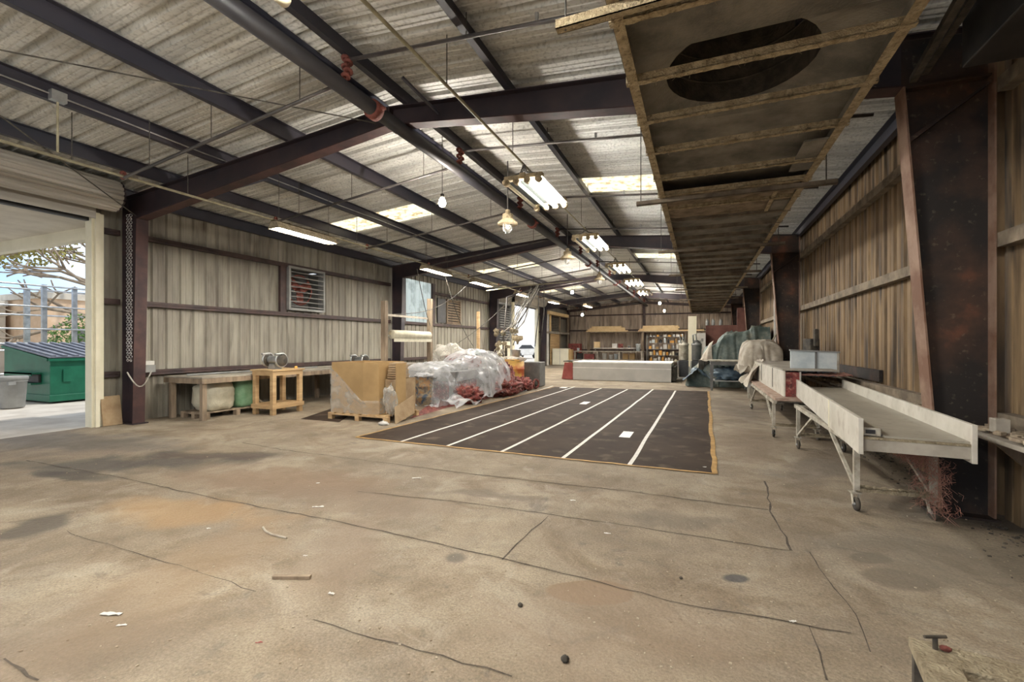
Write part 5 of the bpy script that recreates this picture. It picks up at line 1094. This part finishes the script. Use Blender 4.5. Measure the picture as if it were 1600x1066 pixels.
# rack, cabinet and red cabinet at the left of the end wall
t = thing('beam_rack', 'pale upright rack with a yellow beam just past the far roller door', 'rack', (-9.5, 30, 0))
for y in (29.9, 32.8, 35.2): MB().box(-9.72, -9.60, y-.06, y+.06, 0, 3.75 if y < 30 else 3.6).build('post', 'white' if y < 30 else 'wood_old', t)
MB().box(-9.75, -9.45, 29.7, 34.6, 3.52, 3.74).build('yellow_beam', 'lumber', t); MB().box(-9.7, -9.5, 29.8, 35, 2.2, 2.34).build('lower_beam', 'wood_grey', t)
MB().box(-9.72, -9.62, 30.6, 32.6, .0, 2.2).build('plywood_sheet', 'wood', t)
b = MB()
for k in range(9): b.box(-9.7, -9.6, 30.6, 32.4, 2.45+k*.11, 2.50+k*.11)
b.build('louvres', 'rubber', t); MB().box(-9.71, -9.61, 30.4, 30.55, 2.35, 3.5).build('wood_post', 'lumber', t)
t = thing('cream_cabinet', 'cream metal cabinet standing before the beam rack', 'cabinet', (-9.1, 31, 0)); MB().box(-9.5, -8.35, 30.4, 31.0, .02, 1.16).build('cabinet_body', 'cream', t, bevel=.02); MB().box(-8.95, -8.93, 30.385, 30.398, .05, 1.13).build('door_gap', 'grey', t); MB().box(-8.34, -8.15, 30.5, 31.0, .02, 1.1).build('side_board', 'cardboard', t)
t = thing('red_cabinet', 'dark red tool cabinet between cream cabinet and far workbench', 'cabinet', (-8.8, 34, 0)); MB().box(-9.3, -8.4, 33.9, 34.6, .02, 1.5).build('cabinet_body', 'redpaint', t, bevel=.05); b = MB(); 
for k in range(5): b.box(-9.22, -8.48, 33.885, 33.898, .15+k*.26, .37+k*.26)
b.build('drawers', 'red', t)

# ================================================================ OUTSIDE
t = thing('canopy_roof', 'white canopy roof outside the near roller door', 'canopy', (-13, 2, 3.7))
MB().box(-17, XL-.08, -6, 5.1, 3.80, 3.86).build('canopy_deck', 'pale', t)
MB().box(-17, XL-.08, 5.1, 5.25, 3.56, 3.88).build('fascia_beam', 'cream', t)
t = thing('dumpster', 'large green dumpster with a black ribbed lid outside the near door', 'dumpster', (-16, 7, 0)); x0, x1, y0, y1 = -17.4, -15.1, 6.15, 8.1
b = MB(); b.v = [(x1+.0,y0,.18), (x1+.0,y1,.18), (x1-.0,y1,1.10), (x1-.0,y0,1.10), (x0,y0,.18), (x0,y1,.18), (x0,y1,1.42), (x0,y0,1.42)]; b.f = [(0,1,2,3), (4,7,6,5), (0,3,7,4), (1,5,6,2), (0,4,5,1), (3,2,6,7)]
b.build('dumpster_body', 'green', t, bevel=.01); MB().box(x0+.05, x1+.06, y0-.03, y1+.03, .03, .20).build('skid_base', 'green', t, bevel=.01)
b = MB(); b.bar((x1+.03, y0-.04, 1.09), (x1+.03, y1, 1.09), .08, .07); b.bar((x1, y0-.03, 1.09), (x0, y0-.03, 1.42), .06, .07); b.build('top_rim', 'green', t)
b = MB(); b.box(x0+.55, x0+1.9, y0-.20, y0, .72, .76); b.box(x0+.55, x0+1.9, y0-.20, y0, .46, .50); b.box(x0+.55, x0+.6, y0-.20, y0, .5, .72); b.box(x0+.55, x0+1.9, y0-.2, y0-.18, .68, .76); b.build('fork_pocket', 'green', t)
MB().box(x0+.6, x0+1.9, y0-.06, y0-.01, .51, .71).build('pocket_hollow', 'black', t)
MB().box(x1+.004, x1+.03, y0+.25, y0+.42, .52, .84).build('bracket', 'green', t); MB().box(x1+.02, x1+.026, y1-.65, y1-.1, .93, 1.0).build('yellow_sticker', 'yellow', t); MB().box(x1+.02, x1+.026, y1-.45, y1-.2, .6, .88).build('white_sticker', 'white', t)
b = MB(); b.v = [(x1+.08,y0-.05,1.14), (x1+.08,y1+.05,1.14), (x0-.02,y1+.05,1.47), (x0-.02,y0-.05,1.47), (x1+.08,y0-.05,1.17), (x1+.08,y1+.05,1.17), (x0-.02,y1+.05,1.50), (x0-.02,y0-.05,1.50)]; b.f = [(0,1,2,3), (4,5,6,7), (0,1,5,4), (1,2,6,5), (2,3,7,6), (3,0,4,7)]
l = b.build('lid', 'lidgrey', t)
for k in range(9): y = y0+.05+k*.23; MB().bar((x1+.06, y, 1.19), (x0, y, 1.53), .09, .035).build('lid_rib', 'lidgrey', l)
g = G(20,637); t = thing('trash_can', 'grey plastic trash can outside beside the dumpster', 'trash can', (g.x, g.y, 0))
MB().lathe((g.x-.02,g.y,0), [(.20,0), (.21,.02), (.25,.64), (.27,.66), (.27,.72), (.25,.74), (.24,.72)], 24).build('can_body', 'grey', t, True); b = MB(); b.torus((g.x-.02,g.y,.62), .25, .012, n=24)
for s in (-1, 1): b.rbox((g.x+.26*s, g.y-.12, .58), (.05,.16,.07), .4)
b.build('handle', 'grey', t)
# pipe racks behind the dumpster
def rack(X, ys, zs, y0, y1, lab, r=.045):
    t = thing('pipe_rack', lab, 'rack', (X, ys[0], 0))
    for y in ys: MB().box(X-r, X+r, y-r*1.3, y+r*1.3, 0, max(zs)+.05).build('post', 'galv', t)
    for z in zs: MB().tube([(X+r+.02, y0, z), (X+r+.02, y1, z)], r*.6, 8).build('rail', 'galv', t, True)
rack(-19, [5.6, 7.6, 8.35, 10.2], [3.3, 2.65, 1.95, 1.3, .6], 3.0, 10.4, 'galvanised pipe fence rack just behind the dumpster')
rack(-24, [6.6, 9.1, 11.6], [3.6, 2.6, 1.5], 4.0, 12, 'farther galvanised rack behind the first one', .06)
# buildings and greenery
t = thing('stucco_building', 'low tan stucco building beyond the dumpster', 'building', (-33, 18, 0)); MB().box(-40, -28, 11.2, 40, 0, 3.7).build('wall', 'stucco', t); MB().box(-40.1, -27.9, 11.1, 40.1, 3.6, 3.9).build('parapet', 'pale', t); MB().box(-27.99, -27.95, 12.2, 13.2, 1.0, 2.2).build('dark_window', 'midgrey', t)
t = thing('pale_building', 'pale cream building at the far left of the yard', 'building', (-34, 6, 0)); MB().box(-42, -31, -6, 11, 0, 3.4).build('wall', 'pale', t); MB().box(-42.1, -30.9, -6.1, 11.05, 3.3, 3.55).build('parapet', 'white', t); MB().box(-30.99, -30.95, 5.0, 7.2, .1, 2.3).build('garage_door', 'white', t)
def leaves(c, rad, n, s, m, seed, parent, nm='foliage'):
    random.seed(seed); b = MB(); c = Vector(c)
    for k in range(n):
        d = Vector((random.gauss(0,1), random.gauss(0,1), random.gauss(0,1))).normalized()*random.random()**.4
        cl = noise.noise(d*2.2+Vector((seed,0,0)))
        if cl < -.12: continue
        p = c+Vector((d.x*rad[0], d.y*rad[1], d.z*rad[2])); a = Vector((random.gauss(0,1), random.gauss(0,1), random.gauss(0,1))).normalized()*s*random.uniform(.6,1.3); e = a.orthogonal().normalized()*s*.5
        b.add([p-a*.5, p+e*.5, p+a*.5, p-e*.5], [(0,1,2,3)])
    return b.build(nm, m, parent)
def branch(b, p, d, l, r, dep):
    q = p+d*l; b.tube([p, p.lerp(q,.5)+Vector((random.uniform(-.05,.05)*l,)*3), q], [r, r*.85, r*.7], 6)
    if dep:
        for k in range(3): e = (d+Vector((random.gauss(0,.5), random.gauss(0,.5), random.gauss(0,.35)))).normalized(); branch(b, q, e, l*random.uniform(.55,.8), r*.62, dep-1)
def tree(x, y, h, seed, lab, lm='leaf_dry', rad=(3,3,1.6), n=2600, ls=.16, tr=.22, lean=(0,0,1)):
    t = thing('tree', lab, 'tree', (x,y,0)); random.seed(seed); b = MB(); branch(b, Vector((x,y,0)), Vector(lean).normalized(), h*.42, tr, 4); b.build('trunk', 'bark', t, True); leaves((x+lean[0]*h*.6, y+lean[1]*h*.6, h*.8), rad, n, ls, lm, seed, t); return t
tree(-28.6, 7.5, 7.8, 3, 'spreading tree with yellow green leaves above the pipe rack', rad=(3.4,4.2,1.7), n=6500, ls=.22, tr=.3, lean=(.1,.15,1))
tree(-24.6, 14.6, 7.2, 12, 'bare branched tree right of the leafy one beyond the dumpster', rad=(2.4,3,1.2), n=500, lean=(.1,-.5,1))
for (x, y, z, r, n, s, l) in ((-20.6, 3.9, 2.0, (.9,1.2,1.7), 2600, 9, 'dark green bush at the far left behind the pipe rack'), (-21.5, 9.7, 1.2, (1.0,1.1,1.5), 2400, 10, 'green shrub between the rack posts behind the dumpster'), (-21.5, 11.6, 1.0, (.9,1.2,.9), 1800, 13, 'low green shrub right of the dumpster')):
    t = thing('shrub', l, 'shrub', (x,y,0)); leaves((x,y,z), r, n, .13, 'leaf', s, t); random.seed(s); b = MB()
    for k in range(5): b.tube([(x,y,0), (x+random.uniform(-.5,.5), y+random.uniform(-.5,.5), z+.4)], .02, 5)
    b.build('stem', 'bark', t)
tree(-27, 58, 13, 31, 'big green tree seen through the far roller door', 'leaf', (6,6,4), 3600, .35, .45); tree(-18, 76, 12, 33, 'second green tree beyond the far roller door', 'leaf_dry', (6,6,4), 2600, .35, .4)
tree(-43, 60, 12, 35, 'third tree behind the parked car', 'leaf', (6,7,4), 2600, .35, .4)
# parked car beyond the far door
cx, cy_ = -16.6, 42.5; t = thing('parked_car', 'silver white car parked outside the far roller door', 'car', (cx, cy_, 0))
b = MB(); b.prism([(-2.2,.35), (2.2,.35), (2.25,.75), (1.5,.95), (.7,1.42), (-1.1,1.42), (-1.8,.98), (-2.25,.85)], -.85, .85, 'y'); mm = Matrix.Translation((cx,cy_,0)) @ Matrix.Rotation(1.35,4,'Z'); xf(b, mm).build('car_body', 'white', t, bevel=.06)
b = MB(); b.prism([(-1.55,1.0), (1.25,1.0), (.66,1.36), (-1.0,1.36)], -.86, .86, 'y'); b.prism([(1.30,1.02), (1.36,1.02), (.78,1.38), (.72,1.38)], -.7, .7, 'y'); xf(b, mm).build('windows', 'black', t)
for x in (-1.4, 1.4):
    for y in (-.8, .8): c = mm @ Vector((x, y, .32)); ax = mm.to_3x3() @ Vector((0,1,0)); MB().lathe(c-ax*.1, [(.2,0), (.32,.02), (.32,.18), (.2,.2)], 20, ax).build('wheel', 'black', t, True)
